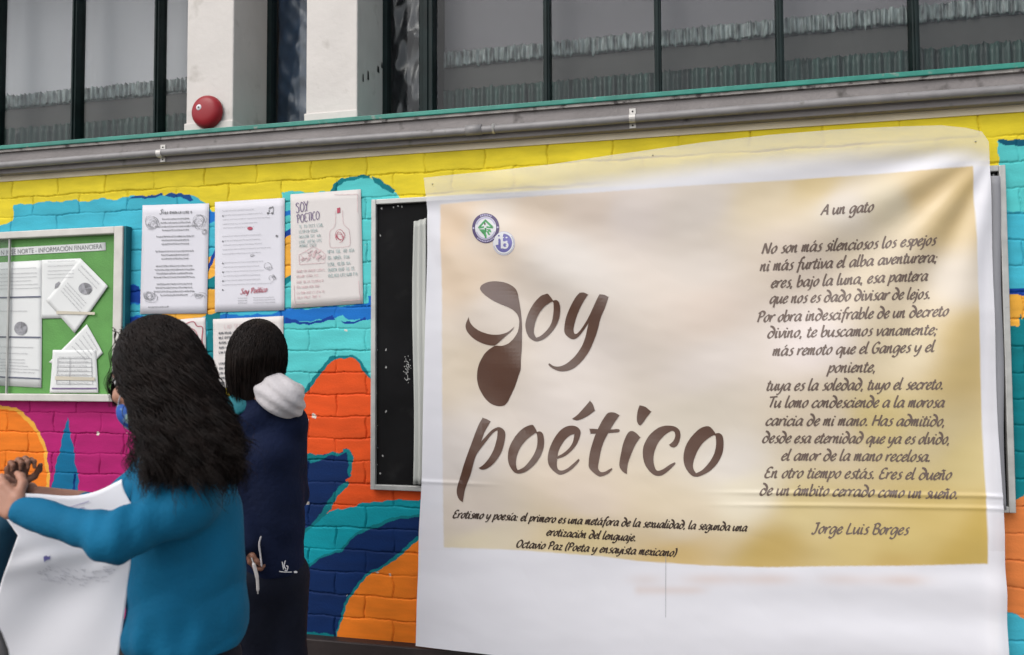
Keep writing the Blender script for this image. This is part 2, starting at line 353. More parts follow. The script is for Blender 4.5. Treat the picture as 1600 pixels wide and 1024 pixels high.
MB().box(-5.2, 4.0, -0.05, 0.011, 0.0, 0.308, 0.006).build('plinth', M['plinth'], label='low dark brown plinth running along the foot of the mural wall', cat='plinth')

# ------------------------------------------------------------------ lintel, pipe, sill, columns, windows
MB().box(-5.2, 4.0, -0.045, 0.30, 2.412, 2.516, 0.004).build('lintel', M['grey_beam'], label='long grey concrete lintel between the mural wall and the windows', cat='lintel')
pr = empty('conduit_pipe', (-1, -0.08, 2.449), 'grey metal conduit pipe running along the face of the lintel', 'pipe')
xs = np.linspace(-5.2, 4.0, 60)
MB().tube([(x, -0.066, 2.449+0.0025*math.sin(x*2.1)) for x in xs], 0.0165, 16).build('pipe', M['pipe'], pr, True)
c = P(740, 205, -0.07)[0]
MB().tube([(c-0.035, -0.066, 2.449), (c-0.034, -0.066, 2.449), (c+0.034, -0.066, 2.449), (c+0.035, -0.066, 2.449)], [0.018, 0.021, 0.021, 0.018], 16).build('coupling', M['pipe'], pr, True)
c = P(771, 203, -0.07)[0]
MB().tube([(c-0.004, -0.066, 2.449), (c+0.004, -0.066, 2.449)], 0.0215, 16).build('ring', M['clamp'], pr, True)
for px in (250, 988, 1750):
    c = P(px, 200, -0.07)[0]; b = MB()
    b.tube([(c-0.012, -0.066, 2.449), (c+0.012, -0.066, 2.449)], 0.0185, 16)
    b.box(c-0.013, c+0.013, -0.049, -0.0455, 2.463, 2.494, 0.001); b.box(c-0.013, c+0.013, -0.049, -0.0455, 2.414, 2.437, 0.001)
    k = b.build('clamp', M['clamp'], pr)
    for z in (2.482, 2.425): MB().lathe([(0.0001, 0.003), (0.003, 0.002), (0.004, 0)], 10, Matrix.Translation((c, -0.049, z)) @ Matrix.Rotation(math.radians(90), 4, 'X')).build('screw', M['black'], k)
sl_ = empty('window_sill', (0, -0.06, 2.52), 'peeling green painted sill ledge along the bottom of the windows', 'sill')
MB().box(-5.2, 4.0, -0.066, 0.30, 2.5275, 2.5475, 0.003).build('green_ledge', M['green_paint'], sl_)
MB().box(-5.2, 4.0, -0.058, 0.28, 2.516, 2.5275).build('mortar_edge', M['sill_edge'], sl_)

WZ = 3.9
def column(x0, x1, label):
    o = MB(); o.box(x0, x1, 0.0, 0.31, 2.5475, WZ, 0.006)
    o.box(x0-0.006, x1+0.005, -0.008, 0.30, 2.5475, 2.60, 0.006)
    return o.build('column', M['white_paint'], label=label, cat='column', group='white columns between the windows')
cA = column(-2.274, -2.03, 'white plastered column with the red alarm bell at its foot')
cB = column(-1.663, -1.416, 'white plastered column with chipped paint, right of the bell column')
chip = MB()
for px, py, w_, h_ in ((563, 122, 3, 14), (571, 118, 4, 16), (588, 108, 5, 12), (595, 102, 3, 10)):
    # chips on the right-hand face of the second column
    yy = (px-558)/42*0.28+0.02; z = P(px, py, yy)[2]
    chip.add([(-1.4145, yy, z-h_*0.0012), (-1.4145, yy+w_*0.005, z-h_*0.001), (-1.4145, yy+w_*0.004, z+h_*0.0013), (-1.4145, yy+0.003, z+h_*0.0015)], [(0, 1, 2, 3)])
chip.build('paint_chip', M['black'], cB)
def window(x0, x1, mulls, label, thick=()):
    w = empty('window', ((x0+x1)/2, 0.3, 2.5475), label, 'window')
    f = MB(); f.box(x0, x1, 0.285, 0.335, 2.5475, 2.565)
    for x in (x0+0.012, x1-0.012): f.box(x-0.012, x+0.012, 0.285, 0.335, 2.565, WZ)
    fo = f.build('frame', M['frame_dark'], w)
    for x in mulls:
        h = 0.034 if x in thick else 0.0145
        mb = MB().box(x-h, x+h, 0.272, 0.338, 2.565, WZ, 0.004)
        mb.box(x-h*0.35, x+h*0.35, 0.262, 0.272, 2.565, WZ, 0.002)
        mb.build('mullion', M['frame_dark'], w)
    MB().box(x0+0.024, x1-0.024, 0.308, 0.312, 2.565, WZ).build('glass_pane', M['glass'], w)
window(-4.9, -2.274, [-4.2, -3.67, -3.156, -2.654], 'dark framed window left of the bell column, three panes in view')
window(-2.03, -1.663, [], 'narrow window between the two white columns with crumpled blue plastic')
window(-1.416, 3.6, [-1.194, -0.618, -0.122, 0.388, 0.912, 1.45, 2.0, 2.6, 3.1], 'long dark framed window above the banner', (-1.194,))
def pleats(name, x0, x1, z0, z1, y, amp, wl, material, label, cat, messy=0.0, seed=1):
    n = int((x1-x0)/wl*8); xs = np.linspace(x0, x1, n); r = np.random.default_rng(seed)
    zs = np.linspace(z0, z1, 7)
    ph = np.cumsum(1+messy*r.normal(size=n))*2*np.pi/8
    X, Z = np.meshgrid(xs, zs, indexing='ij')
    a = amp*(1+messy*0.8*np.repeat(r.random(n)[:, None], 7, 1)); Y = y+a*np.sin(ph)[:, None]+amp*messy*0.6*snoise(np.stack([X, Z, Z], -1), seed, 220)
    if messy > 0: Z = Z+np.where(zs[None, :] < z0+0.01, 0.006*r.normal(size=n)[:, None], 0)+np.where(zs[None, :] > z1-0.01, 0.004*r.normal(size=n)[:, None], 0)
    o = mesh_np(name, np.stack([X, Y, Z], -1).reshape(-1, 3), grid_quads(n, 7), material)
    so = o.modifiers.new('thick', 'SOLIDIFY'); so.thickness = 0.0015
    return tag(o, label, cat)
for x0, x1, bm_, nm in ((-4.88, -2.29, M['reflected_grey'], 'left of the bell column'), (-1.16, 3.58, M['reflected_grey_dark'], 'above the banner')):  # added sheets behind the glass imitate the sky and roof reflected in it
    MB().box(x0, x1, 0.455, 0.463, 2.93, WZ, 0.002).build('reflected_grey_sheet', bm_, label='plain grey sheet standing in for the reflection in the window '+nm, cat='reflected_grey')
    pleats('reflected_eave', x0, x1, 2.932, 3.004, 0.440, 0.006, 0.036, M['reflected_ruffle'], 'crinkled strip standing in for the reflected roof edge, in the window '+nm, 'reflected_strip', 0.6, 3 if x0 < -3 else 5)
    MB().box(x0, x1, 0.452, 0.462, 2.57, 2.928, 0.002).build('reflected_dark_band', M['window_dark'], label='dark grey band standing in for a reflection, in the window '+nm, cat='reflected_band')
    pleats('reflected_roof', x0, x1, 2.56, 2.81, 0.432, 0.008, 0.042, M['reflected_pleat'], 'dark green pleated strip standing in for the reflected roof in the window '+nm, 'reflected_sheet', 0.12, 8)
def crumple(name, x0, x1, z0, z1, y, material, label, seed, amp=0.02):
    n, k = 60, 110; X, Z = np.meshgrid(np.linspace(x0, x1, n), np.linspace(z0, z1, k), indexing='ij')
    p = np.stack([X, Z*0.35, Z*0.5], -1); Y = y+amp*(np.abs(snoise(p, seed, 14))+0.5*np.abs(snoise(p, seed+1, 34))+0.25*snoise(p, seed+2, 90))
    o = mesh_np(name, np.stack([X, Y, Z], -1).reshape(-1, 3), grid_quads(n, k), material)
    so = o.modifiers.new('thick', 'SOLIDIFY'); so.thickness = 0.001
    return tag(o, label, 'plastic sheet')
crumple('plastic_sheet', -2.02, -1.68, 2.57, WZ, 0.36, M['sheet_blue'], 'crumpled dark blue plastic sheet filling the narrow window between the columns', 11, 0.03)
crumple('plastic_sheet', -1.405, -1.17, 2.57, WZ, 0.36, M['sheet_black'], 'crumpled black plastic sheet in the pane right of the chipped column', 21, 0.03)
MB().box(-5.2, 4.0, 0.9, 1.0, 2.3, WZ+0.2).build('interior_wall', M['window_dark'], label='dark wall of the room behind the windows', cat='wall')
MB().box(-5.2, 4.0, -0.02, 1.0, WZ, WZ+0.5).build('upper_wall', M['white_paint'], label='white wall band above the windows', cat='wall')

# ------------------------------------------------------------------ alarm bell
bc = P(321, 174, -0.03); bl = empty('alarm_bell', (bc[0], -0.001, bc[2]), 'round red alarm bell mounted at the foot of the white column', 'bell')
T = Matrix.Translation((bc[0], -0.003, bc[2])) @ Matrix.Rotation(math.radians(90), 4, 'X')
R_ = 0.0775
MB().lathe([(0.0001, 0.046), (0.02, 0.0455), (0.042, 0.0435), (0.056, 0.040), (0.066, 0.034), (0.0735, 0.025), (R_, 0.012), (R_, 0.008), (R_-0.004, 0.008), (R_-0.01, 0.018)], 48, T).build('gong', M['red'], bl, True)
MB().lathe([(0.0001, 0.012), (0.066, 0.012), (0.07, 0.006), (0.07, 0.0)], 32, T).build('back_box', M['black'], bl, True)
T2 = Matrix.Translation((bc[0]-0.022, -0.003, bc[2]+0.014)) @ Matrix.Rotation(math.radians(90), 4, 'X')
MB().lathe([(0.0001, 0.0475), (0.012, 0.047), (0.0145, 0.044)], 20, T2).build('centre_label', M['logo_white'], bl, True)
MB().lathe([(0.0001, 0.0515), (0.0035, 0.05), (0.005, 0.047)], 12, T2).build('bolt', M['pipe'], bl, True)

# ------------------------------------------------------------------ chalkboard
x0, z1 = P(580, 310, -0.03)[[0, 2]]; x1, z0 = P(1588, 805, -0.03)[[0, 2]]
z1 = (z1+P(1577, 260, -0.03)[2])/2; z0 = (z0+P(578, 763, -0.03)[2])/2
cb = empty('chalkboard', ((x0+x1)/2, 0, z0), 'wide black chalkboard in a metal frame, mostly covered by the banner', 'chalkboard')
MB().box(x0+0.01, x1-0.01, -0.016, -0.004, z0+0.01, z1-0.01).build('slate', M['slate'], cb)
fb = MB(); wf = 0.022
fb.box(x0, x0+wf, -0.032, -0.003, z0, z1, 0.003).box(x1-wf, x1, -0.032, -0.003, z0, z1, 0.003)
fb.box(x0+wf, x1-wf, -0.0315, -0.003, z1-wf, z1, 0.003).box(x0+wf, x1-wf, -0.0315, -0.003, z0, z0+wf, 0.003)
fb.build('frame', M['alu'], cb)
ck = MB()
def blot(b, X, Z, r, y=-0.0168):
    n = 7; a = np.arange(n)*2*np.pi/n; rr = r*(0.5+rng.random(n))
    b.add(np.stack([X+rr*np.cos(a), np.full(n, y), Z+rr*np.sin(a)*1.4], -1), [tuple(range(n))[::-1]])
for _ in range(60):
    px, py = (637+rng.normal()*2.5, 578+rng.normal()*10); X, _y, Z = P(px, py, -0.017); blot(ck, X, Z, 0.0018)
for _ in range(26):
    px, py = (588+rng.normal()*1.0, 440+rng.random()*300); X, _y, Z = P(px, py, -0.017); blot(ck, X, Z, 0.0016)
for px, py in ((596, 326), (594, 368), (603, 547), (603, 574), (603, 643), (594, 740), (598, 712), (615, 324), (622, 322), (628, 323), (1556, 277), (1562, 276), (1552, 274), (1560, 340), (1568, 372), (1569, 452), (1570, 600)):
    X, _y, Z = P(px, py, -0.017); blot(ck, X, Z, 0.0035)
ck.build('chalk_marks', M['chalk'], cb)

# ------------------------------------------------------------------ banner
YB = -0.062
def ss(a, b, x): t = np.clip((x-a)/(b-a), 0, 1); return t*t*(3-2*t)
def wall_px(X, Z):                                # picture coordinates of a point on the banner's mean plane (for placing its creases)
    d = np.stack([X-CAM[0], np.full_like(X, YB-CAM[1]), Z-CAM[2]], -1); w = d @ FW
    return 800+FPX*(d @ RT)/w, 512-FPX*(d @ UP)/w
TL, TR = P(662, 278, YB), P(1535, 214, YB)
def banner_y(X, Z):
    X = np.asarray(X, float); Z = np.asarray(Z, float); u, v = wall_px(X, Z)
    y = np.full(X.shape, YB)
    # slack folds hanging from the two upper corners
    rx = 1535-u; ry = v-214; a = np.arctan2(ry, rx+30); d = np.hypot(rx, ry)
    y = y-0.010*np.sin(a*15+0.6)*ss(20, 160, d)*(1-ss(330, 640, d))*ss(-0.05, 0.2, a)
    rx = u-662; ry = v-278; a = np.arctan2(ry, rx+30); d = np.hypot(rx, ry)
    y = y-0.008*np.sin(a*13+1.0)*ss(30, 180, d)*(1-ss(380, 760, d))
    # long swags across the middle
    s = (v-560)-0.30*(u-900)+0.00045*(u-1050)**2
    y = y+0.010*np.sin(s/52.0)*ss(690, 820, u)*(1-ss(1250, 1480, u))*ss(330, 430, v)*(1-ss(800, 880, v))
    s2 = (v-620)-0.62*(u-820)
    y = y+0.005*np.sin(s2/31.0)*ss(680, 740, u)*(1-ss(900, 1080, u))*ss(360, 470, v)*(1-ss(740, 830, v))
    s3 = (v-700)+0.55*(u-1300)
    y = y+0.008*np.sin(s3/60.0)*ss(1120, 1260, u)*ss(400, 520, v)*(1-ss(820, 900, v))
    # two pressed creases
    for v0, k in ((772, 0.004), (791, 0.0035)):
        y = y-k*np.exp(-((v-(v0+(u-1300)*0.012))/3.2)**2)*ss(1080, 1250, u)
    y = y-0.003*np.exp(-((v-(752+(u-660)*0.05))/3.0)**2)*(1-ss(700, 800, u))
    # lower blank part, loose horizontal ripples
    y = y+0.006*np.sin((v+0.02*u)/17.0+np.sin(u/150.0))*ss(860, 930, v)*(0.5+0.5*np.sin(u/190.0))
    y = y-0.012*ss(880, 1000, v)
    y = y-0.0022*np.abs(snoise(np.stack([X*.8, X*0, Z*1.2], -1), 15, 17))+0.0012*snoise(np.stack([X, X*0, Z], -1), 5, 26)+0.0005*snoise(np.stack([X, X*0, Z], -1), 6, 80)
    # right edge curls a little
    y = y-0.010*np.exp(-((u-1560)/16.0)**2)*ss(230, 420, v)
    # stays clear of the wall and the chalkboard frame
    return np.minimum(y, -0.038)
topx = np.array(pts('662,278 700,274 780,266 860,257 950,243 1030,232 1100,222 1200,211 1300,203 1400,198 1470,196 1510,200 1534,206'))
rig = np.array(pts('1534,206 1545,222 1549,330 1552,450 1557,600 1563,740 1567,830 1571,930 1574,1100'))
lef = np.array(pts('662,278 668,330 667,400 665,520 662,640 660,752 655,830 653,920 651,1008'))
bot = np.array(pts('651,1008 790,1024 990,1042 1300,1072 1574,1100'))
def along(poly, t):
    d = np.r_[0, np.cumsum(np.hypot(*np.diff(poly, axis=0).T))]; d /= d[-1]
    return np.stack([np.interp(t, d, poly[:, 0]), np.interp(t, d, poly[:, 1])], -1)
nu, nv = 620, 560
s = np.linspace(0, 1, nu)[:, None, None]; t = np.linspace(0, 1, nv)[None, :, None]
A, B_ = along(topx, s[:, 0, 0])[:, None], along(bot, s[:, 0, 0])[:, None]
L_, R2 = along(lef, t[0, :, 0])[None], along(rig, t[0, :, 0])[None]
U = A*(1-t)+B_*t+L_*(1-s)+R2*s-(topx[0]*(1-s)*(1-t)+topx[-1]*s*(1-t)+bot[0]*(1-s)*t+bot[-1]*s*t)
u, v = U[..., 0], U[..., 1]
dd = FW[None, None]+RT*((u-800)/FPX)[..., None]+UP*((512-v)/FPX)[..., None]
W = CAM+dd*((YB-CAM[1])/dd[..., 1])[..., None]
W[..., 1] = banner_y(W[..., 0], W[..., 2])
# the print
KEY = np.array([[720,340,207,180,148],[780,345,202,190,176],[850,340,198,180,160],[930,330,200,184,170],[1000,330,204,193,186],[1100,320,200,190,180],[1200,310,205,188,155],[1270,300,196,174,122],[1330,330,200,190,176],[1400,310,200,188,160],[1450,285,198,172,118],[1510,280,192,164,100],[1500,330,195,170,116],
 [720,420,200,178,152],[760,500,204,192,180],[900,420,200,192,184],[1100,400,198,187,176],[1250,420,203,188,172],[1400,420,204,188,160],[1500,430,205,194,178],[700,560,205,190,168],[900,560,210,200,192],[1100,480,200,184,170],[1100,560,212,202,194],[1250,550,210,198,192],[1400,540,204,188,154],[1500,520,194,168,106],[1520,570,190,164,98],
 [720,700,198,190,184],[900,650,210,200,192],[1100,640,204,194,178],[1150,720,212,204,194],[1300,680,204,188,164],[1400,650,192,172,110],[1460,670,194,176,128],[1520,720,194,174,110],[720,800,194,182,170],[900,790,204,188,170],[1050,800,204,188,160],[1150,780,214,204,180],[1250,815,198,178,118],[1400,830,192,168,92],[1530,820,176,146,42],[1500,865,178,148,50],
 [720,850,204,192,164],[900,850,204,184,134],[1050,860,194,164,98],[1200,875,178,148,62],[1400,872,184,154,72],[1330,850,196,172,100],[1440,790,190,164,84]], float)
def print_colour(u, v):
    num = np.zeros(u.shape+(3,)); den = np.zeros(u.shape)
    wu, wv = u+18*np.sin(v/47.0), v+16*np.sin(u/61.0)
    for x, y, *c in KEY:
        k = 1.0/(((wu-x)**2+(1.25*(wv-y))**2)/3600.0+0.05)**1.7
        num += k[..., None]*lin(c); den += k
    c = num/den[..., None]
    # printed rays of light running down to the left
    ray = 0.055*np.sin((u+0.95*v)/58.0+0.8*np.sin(u/140.0))*ss(1150, 1320, u)+0.06*np.sin((u*0.8+v*0.9)/46.0)*(1-ss(760, 960, u))*(1-ss(420, 600, v))
    return (c*(1+ray)[..., None]*0.88+np.array([0.60, 0.55, 0.49])*0.12)*1.06
PQ = np.array(pts('688,319 760,312 900,303 1100,290 1300,277 1520,260 1523,330 1529,480 1536,650 1543,881 1400,884 1200,886 1100,884 1000,877 940,869 850,863 760,858 694,855 692,700 690,500'))
edge = 0.9*np.sin(u/40.0)+0.7*np.sin(v/31.0)
ink = sum(inside(u+a_*1.3, v+b_*1.3+edge*0.35, PQ).astype(float) for a_ in (-.75, -.25, .25, .75) for b_ in (-.75, -.25, .25, .75))/16
white = np.array([0.69, 0.685, 0.725])
show_through = 0.5*np.exp(-((v-(905+0.0001*(u-1200)**2*0.2))/9.0)**2)*ss(960, 1030, u)*(1-ss(1420, 1500, u))*(0.55+0.45*np.sin(u/23.0)*np.sin(u/61.0))  # wall showing through the blank vinyl, painted in as faint orange bands
show_through += 0.35*np.exp(-((v-922)/7.0)**2)*ss(985, 1000, u)*(1-ss(1080, 1120, u))
show_through = np.clip(show_through, 0, 0.8)
wc = white*(1-show_through[..., None])+np.array([0.58, 0.42, 0.34])*show_through[..., None]
C = print_colour(u, v)*ink[..., None]+wc*(1-ink[..., None])
# the unprinted film is thin: the wall shows through along the top, less so at the sides
topd = v-np.interp(u, topx[:, 0], topx[:, 1])
thin = (1-ink)*((1-ss(22, 62, topd))*0.55+0.10*ss(1540, 1552, u)+0.05)
thin *= np.where(v > 860, 0.4, 1)
al = 1-np.clip(thin, 0, 0.6)
bn = empty('banner', (W[nu//2, 0, 0], YB, W[0, -1, 2]), 'large glossy beige and gold vinyl banner with poem text hanging over the chalkboard', 'banner')
bs = mesh_np('banner_sheet', W.reshape(-1, 3), grid_quads(nu, nv), M['vinyl'], bn)
set_col(bs, C.reshape(-1, 3)); set_col(bs, np.repeat(al.reshape(-1, 1), 3, 1), 'alpha')
# folded-back left margin
fl = []
for py in np.linspace(341, 757, 40):
    w0 = 646+(py-341)*0.0; row = []
    for k, px in enumerate(np.linspace(w0-1.5*math.sin(py/60), 667, 9)):
        q = P(px, py+(8-k)*(0.7 if py < 360 else 0.0), -0.045); q[1] = -0.047-0.006*math.sin(k*1.9+0.4)*1.0; row.append(q)
    fl.append(row)
fo = mesh_np('folded_margin', np.array(fl).reshape(-1, 3), grid_quads(40, 9), mat('folded_vinyl', (0.44, 0.45, 0.42), 0.5, var=0.05), bn)
fo.modifiers.new('thick', 'SOLIDIFY').thickness = 0.001
fl = [[P(px+(3 if k else 0)*math.sin(py/40)*0.4, py, -0.036) for k, px in enumerate((1546, 1553+(py-270)*0.012, 1562+(py-270)*0.018))] for py in np.linspace(275, 797, 40)]
fo = mesh_np('loose_margin', np.array(fl).reshape(-1, 3), grid_quads(40, 3), mat('loose_vinyl', (0.30, 0.30, 0.32), 0.5, var=0.06), bn)
fo.modifiers.new('thick', 'SOLIDIFY').thickness = 0.001

def on_banner(p, lift):
    p = np.asarray(p, float); d = FW[None]+RT*((p[:, 0]-800)/FPX)[:, None]+UP*((512-p[:, 1])/FPX)[:, None]
    w = CAM+d*((YB-CAM[1])/d[:, 1])[:, None]; w[:, 1] = banner_y(w[:, 0], w[:, 2])-lift
    return w
def on_plane(y):
    return lambda p, lift: np.array([P(a, b, y-lift) for a, b in p])
# ---- a slanted brush alphabet: centre lines, x height 1
GL = {
'a': ('0.75,.92 .45,1 .14,.65 .07,.25 .2,.02 .45,.15 .68,.6 .78,.92|.82,1 .73,.4 .76,.05 .97,.12', 1.0),
'b': ('.15,1.75 .1,.9 .08,.15 .3,0 .6,.25 .66,.7 .48,.95 .14,.55', .85), 'c': ('.65,.8 .5,1 .2,.75 .05,.3 .2,.02 .45,.05 .68,.3', .75),
'd': ('.12,1.72 .45,1.6 .76,1.15 .78,.55 .5,.05 .2,.02 .06,.35 .25,.85 .52,.9 .76,.62', .97), 'e': ('.1,.45 .45,.6 .58,.85 .4,1 .15,.7 .05,.3 .2,.02 .45,.08 .66,.35', .74),
'f': ('.78,1.6 .58,1.75 .4,1.4 .28,.6 .13,-.5|.05,.95 .62,1', .68), 'g': ('.75,.92 .45,1 .14,.65 .07,.25 .2,.02 .45,.2 .7,.65|.82,1 .73,.2 .6,-.42 .3,-.62 .02,-.45', .97),
'h': ('.2,1.75 .1,.9 .03,0|.07,.5 .35,.9 .55,.95 .5,.4 .55,.02 .76,.15', .85), 'i': ('.16,1 .09,.4 .16,.02 .36,.14|.25,1.46 .2,1.26', .43),
'j': ('.2,1 .14,.2 .04,-.4 -.22,-.6|.28,1.46 .24,1.26', .43), 'l': ('.25,1.78 .12,1 .08,.2 .2,.02 .4,.15', .45),
'm': ('.1,1 .08,.5 .03,0|.06,.35 .25,.88 .4,.95 .4,.5 .35,0|.38,.35 .58,.88 .75,.95 .7,.4 .76,.02 .96,.14', 1.08),
'n': ('.1,1 .08,.5 .03,0|.06,.35 .3,.88 .5,.95 .47,.4 .54,.02 .76,.14', .86), 'o': ('.45,1 .15,.7 .06,.3 .25,0 .55,.3 .65,.75 .52,1 .38,.92', .8),
'p': ('.15,1.05 .1,.5 -.03,-.6|.07,.35 .35,.88 .6,.95 .66,.6 .45,.15 .15,.05', .82), 'q': ('.75,.92 .45,1 .14,.65 .07,.25 .2,.02 .45,.2 .7,.65|.82,1 .75,.3 .68,-.62', .95),
'r': ('.1,1 .08,.5 .03,0|.06,.35 .3,.85 .5,1 .62,.88', .64), 's': ('.6,1.06 .36,.96 .28,.72 .46,.42 .4,.08 .05,-.04', .64),
't': ('.3,1.45 .15,.6 .12,.15 .28,0 .5,.2|-.02,1.02 .5,1.04', .56), 'u': ('.1,1 .05,.4 .16,.02 .4,.2 .62,.7|.72,1 .63,.4 .69,.03 .9,.14', .93),
'v': ('.08,1 .15,.4 .22,.02 .5,.4 .65,.88 .6,1', .76), 'x': ('.05,1 .2,.9 .42,.1 .68,.05|.66,1 .35,.5 .02,0', .76),
'y': ('.1,1 .05,.45 .2,.1 .45,.3 .66,.75|.74,1 .6,.2 .36,-.48 .02,-.6', .86), 'z': ('.1,.95 .6,.95|.6,.95 .05,.03|.05,.03 .64,.05', .76),
'A': ('0,0 .4,.9 .78,1.6|.78,1.6 .82,.7 .88,0|.2,.6 .86,.65', 1.08), 'N': ('0,0 .2,1.5|.2,1.55 .5,.7 .78,.02|.78,.02 .9,.9 1.02,1.6', 1.18),
'P': ('.28,1.5 .2,.7 .1,0|0,1.25 .4,1.6 .82,1.4 .72,.9 .25,.72', .92), 'T': ('0,1.5 .5,1.55 1,1.62|.55,1.5 .45,.7 .35,0', .88),
'H': ('.15,1.6 .08,.8 0,0|.95,1.6 .86,.8 .8,0|.05,.8 .88,.85', 1.06), 'J': ('.3,1.5 .85,1.58|.66,1.5 .56,.5 .35,-.05 .02,.05', .9),
'L': ('.3,1.6 .15,.8 .08,.06 .4,.03 .76,.12', .86), 'B': ('.22,1.5 .14,.7 .08,.05|0,1.4 .4,1.6 .76,1.4 .65,1.0 .25,.85|.25,.85 .72,.75 .76,.3 .45,0 .08,.05', .92),
'G': ('.88,1.35 .6,1.6 .25,1.3 .05,.7 .15,.15 .45,0 .76,.3 .82,.7|.5,.7 .97,.74', 1.04), 'E': ('.82,1.5 .42,1.56 .17,1.2 .22,.92 .52,.86|.22,.9 .05,.5 .1,.1 .4,0 .76,.2', .86),
'O': ('.6,1.6 .2,1.2 .05,.6 .25,.05 .6,.15 .9,.7 .86,1.3 .55,1.57', 1.06), 'S': ('.8,1.4 .5,1.6 .2,1.3 .6,.75 .55,.2 .25,0 0,.2', .9),
'Y': ('0,1.6 .4,.8|.9,1.6 .4,.8 .3,0', .92), 'C': ('.85,1.4 .55,1.6 .15,1.1 .05,.5 .3,0 .75,.2', .92), 'I': ('.2,1.6 .1,.8 .0,0', .35),
'(': ('.35,1.75 .1,1 .05,.3 .15,-.2', .42), ')': ('.1,1.75 .3,1.1 .25,.3 0,-.2', .42), '.': ('.0,.07 .2,.07|.04,.12 .16,.0', .4), ',': ('.12,.15 .02,-.28', .36),
';': ('.12,.15 .02,-.28|.08,.75 .26,.75', .4), ':': ('.0,.07 .18,.07|.06,.75 .24,.75', .4), '-': ('.05,.5 .45,.52', .55), ' ': ('', .52)}
ACC = {'á': 'a', 'é': 'e', 'í': 'i', 'ó': 'o', 'ñ': 'n', 'É': 'E', 'Ó': 'O'}
def glyph(ch):
    if ch in GL: return GL[ch]
    b, w = GL[ACC[ch]]; h = 0.7 if ch.isupper() else 0
    if ch == 'í': b = b.split('|')[0]
    b += '|.12,1.25 .3,1.4 .46,1.28 .66,1.42' if ch == 'ñ' else f'|.34,{1.22+h} .6,{1.56+h}'
    return b, w
_lay = [0]
def ribbon(mb, line, wmax, wmin, nib, mapf):
    line = np.asarray(line, float); t = np.gradient(line, axis=0); t /= np.linalg.norm(t, axis=1)[:, None]+1e-9
    ang = np.arctan2(-t[:, 1], t[:, 0]); w = wmin+(wmax-wmin)*np.abs(np.sin(ang-nib))
    n = np.stack([-t[:, 1], t[:, 0]], -1); a, b = line+n*w[:, None]/2, line-n*w[:, None]/2
    _lay[0] = (_lay[0]+1) % 6
    v = mapf(np.concatenate([a, b]), 0.0010+0.00012*_lay[0]); k = len(line)
    mb.add(v, [(i, i+1, k+i+1, k+i) for i in range(k-1)])
def write(mb, text, x0, y0, x1, y1, xh, mapf, w=(0.25, 0.12), slant=0.26, nib=math.radians(35)):
    total = sum(glyph(c)[1] for c in text)-0.1; sx = math.hypot(x1-x0, y1-y0)/total; cur = 0.0
    ex = np.array([x1-x0, y1-y0])/math.hypot(x1-x0, y1-y0); ey = np.array([ex[1], -ex[0]])
    for ch in text:
        g, adv = glyph(ch)
        for st in g.split('|'):
            if not st: continue
            q = catmull(pts(st), 5); gx = (cur+q[:, 0])*sx+(q[:, 1]*slant-0.13)*xh*0.9; gy = q[:, 1]*xh
            ribbon(mb, np.array([x0, y0])+gx[:, None]*ex+gy[:, None]*ey, w[0]*xh, w[1]*xh, nib, mapf)
        cur += adv
def fill(mb, outer, mapf, lift, holes=()):       # a filled outline, cut fine enough to follow the folds of what it is printed on
    loops = [np.asarray(q, float) for q in (outer, *holes)]; V, E = [], []
    for q in loops:
        k = len(V); V += [tuple(p) for p in q]; E += [(k+i, k+(i+1) % len(q)) for i in range(len(q))]
    lo, hi = loops[0].min(0), loops[0].max(0)
    def ins(x, y):
        r = inside(x, y, loops[0])
        for h in loops[1:]: r &= ~inside(x, y, h)
        return r
    if max(hi-lo) > 12:
        gx, gy = np.meshgrid(np.arange(lo[0]+3, hi[0], 6.0), np.arange(lo[1]+3, hi[1], 6.0)); k = ins(gx, gy); V += list(zip(gx[k], gy[k]))
    r = geometry.delaunay_2d_cdt([Vector(p) for p in V], E, [], 0, 1e-4)
    P2 = np.array([p[:] for p in r[0]]); T = np.array([f for f in r[2]]); c = P2[T].mean(1); T = T[ins(c[:, 0], c[:, 1])]
    mb.add(mapf(P2, lift), [tuple(f) for f in T])
POEM = [('A un gato', 1283, 337, 1364, 331.5), ('No son más silenciosos los espejos', 1192, 396.7, 1462, 383), ('ni más furtiva el alba aventurera;', 1189, 423.6, 1466, 409.2),
 ('eres, bajo la luna, esa pantera', 1206, 449.5, 1451, 438.2), ('que nos es dado divisar de lejos.', 1204, 474, 1455, 466.4), ('Por obra indescifrable de un decreto', 1184, 503.4, 1480, 494),
 ('divino, te buscamos vanamente;', 1200, 528, 1463, 522.8), ('más remoto que el Ganges y el', 1208, 556, 1458, 549.5), ('poniente,', 1293, 582, 1368, 581), ('tuya es la soledad, tuyo el secreto.', 1198, 610, 1473, 608),
 ('Tu lomo condesciende a la morosa', 1200, 636.3, 1475, 636.3), ('caricia de mi mano. Has admitido,', 1197, 664.5, 1477, 665.8), ('desde esa eternidad que ya es olvido,', 1192, 691.8, 1485, 694),
 ('el amor de la mano recelosa.', 1222, 719.8, 1455, 721.4), ('En otro tiempo estás. Eres el dueño', 1196, 747, 1487, 749.8), ('de un ámbito cerrado como un sueño.', 1188, 773.9, 1497, 779.4), ('Jorge Luis Borges', 1269, 834, 1419, 835.4)]
for tx, *q in POEM:
    b = MB(); write(b, tx, *q, 10.4, on_banner, (.36, .11)); b.build('poem_line', M['ink_grey'], bn)
b = MB()
write(b, 'Erotismo y poesía: el primero es una metáfora de la sexualidad, la segunda una', 709, 809, 1167, 830, 7.6, on_banner, (0.40, 0.14))
write(b, 'erotización del lenguaje.', 854.5, 836.5, 994, 845, 7.6, on_banner, (0.40, 0.14))
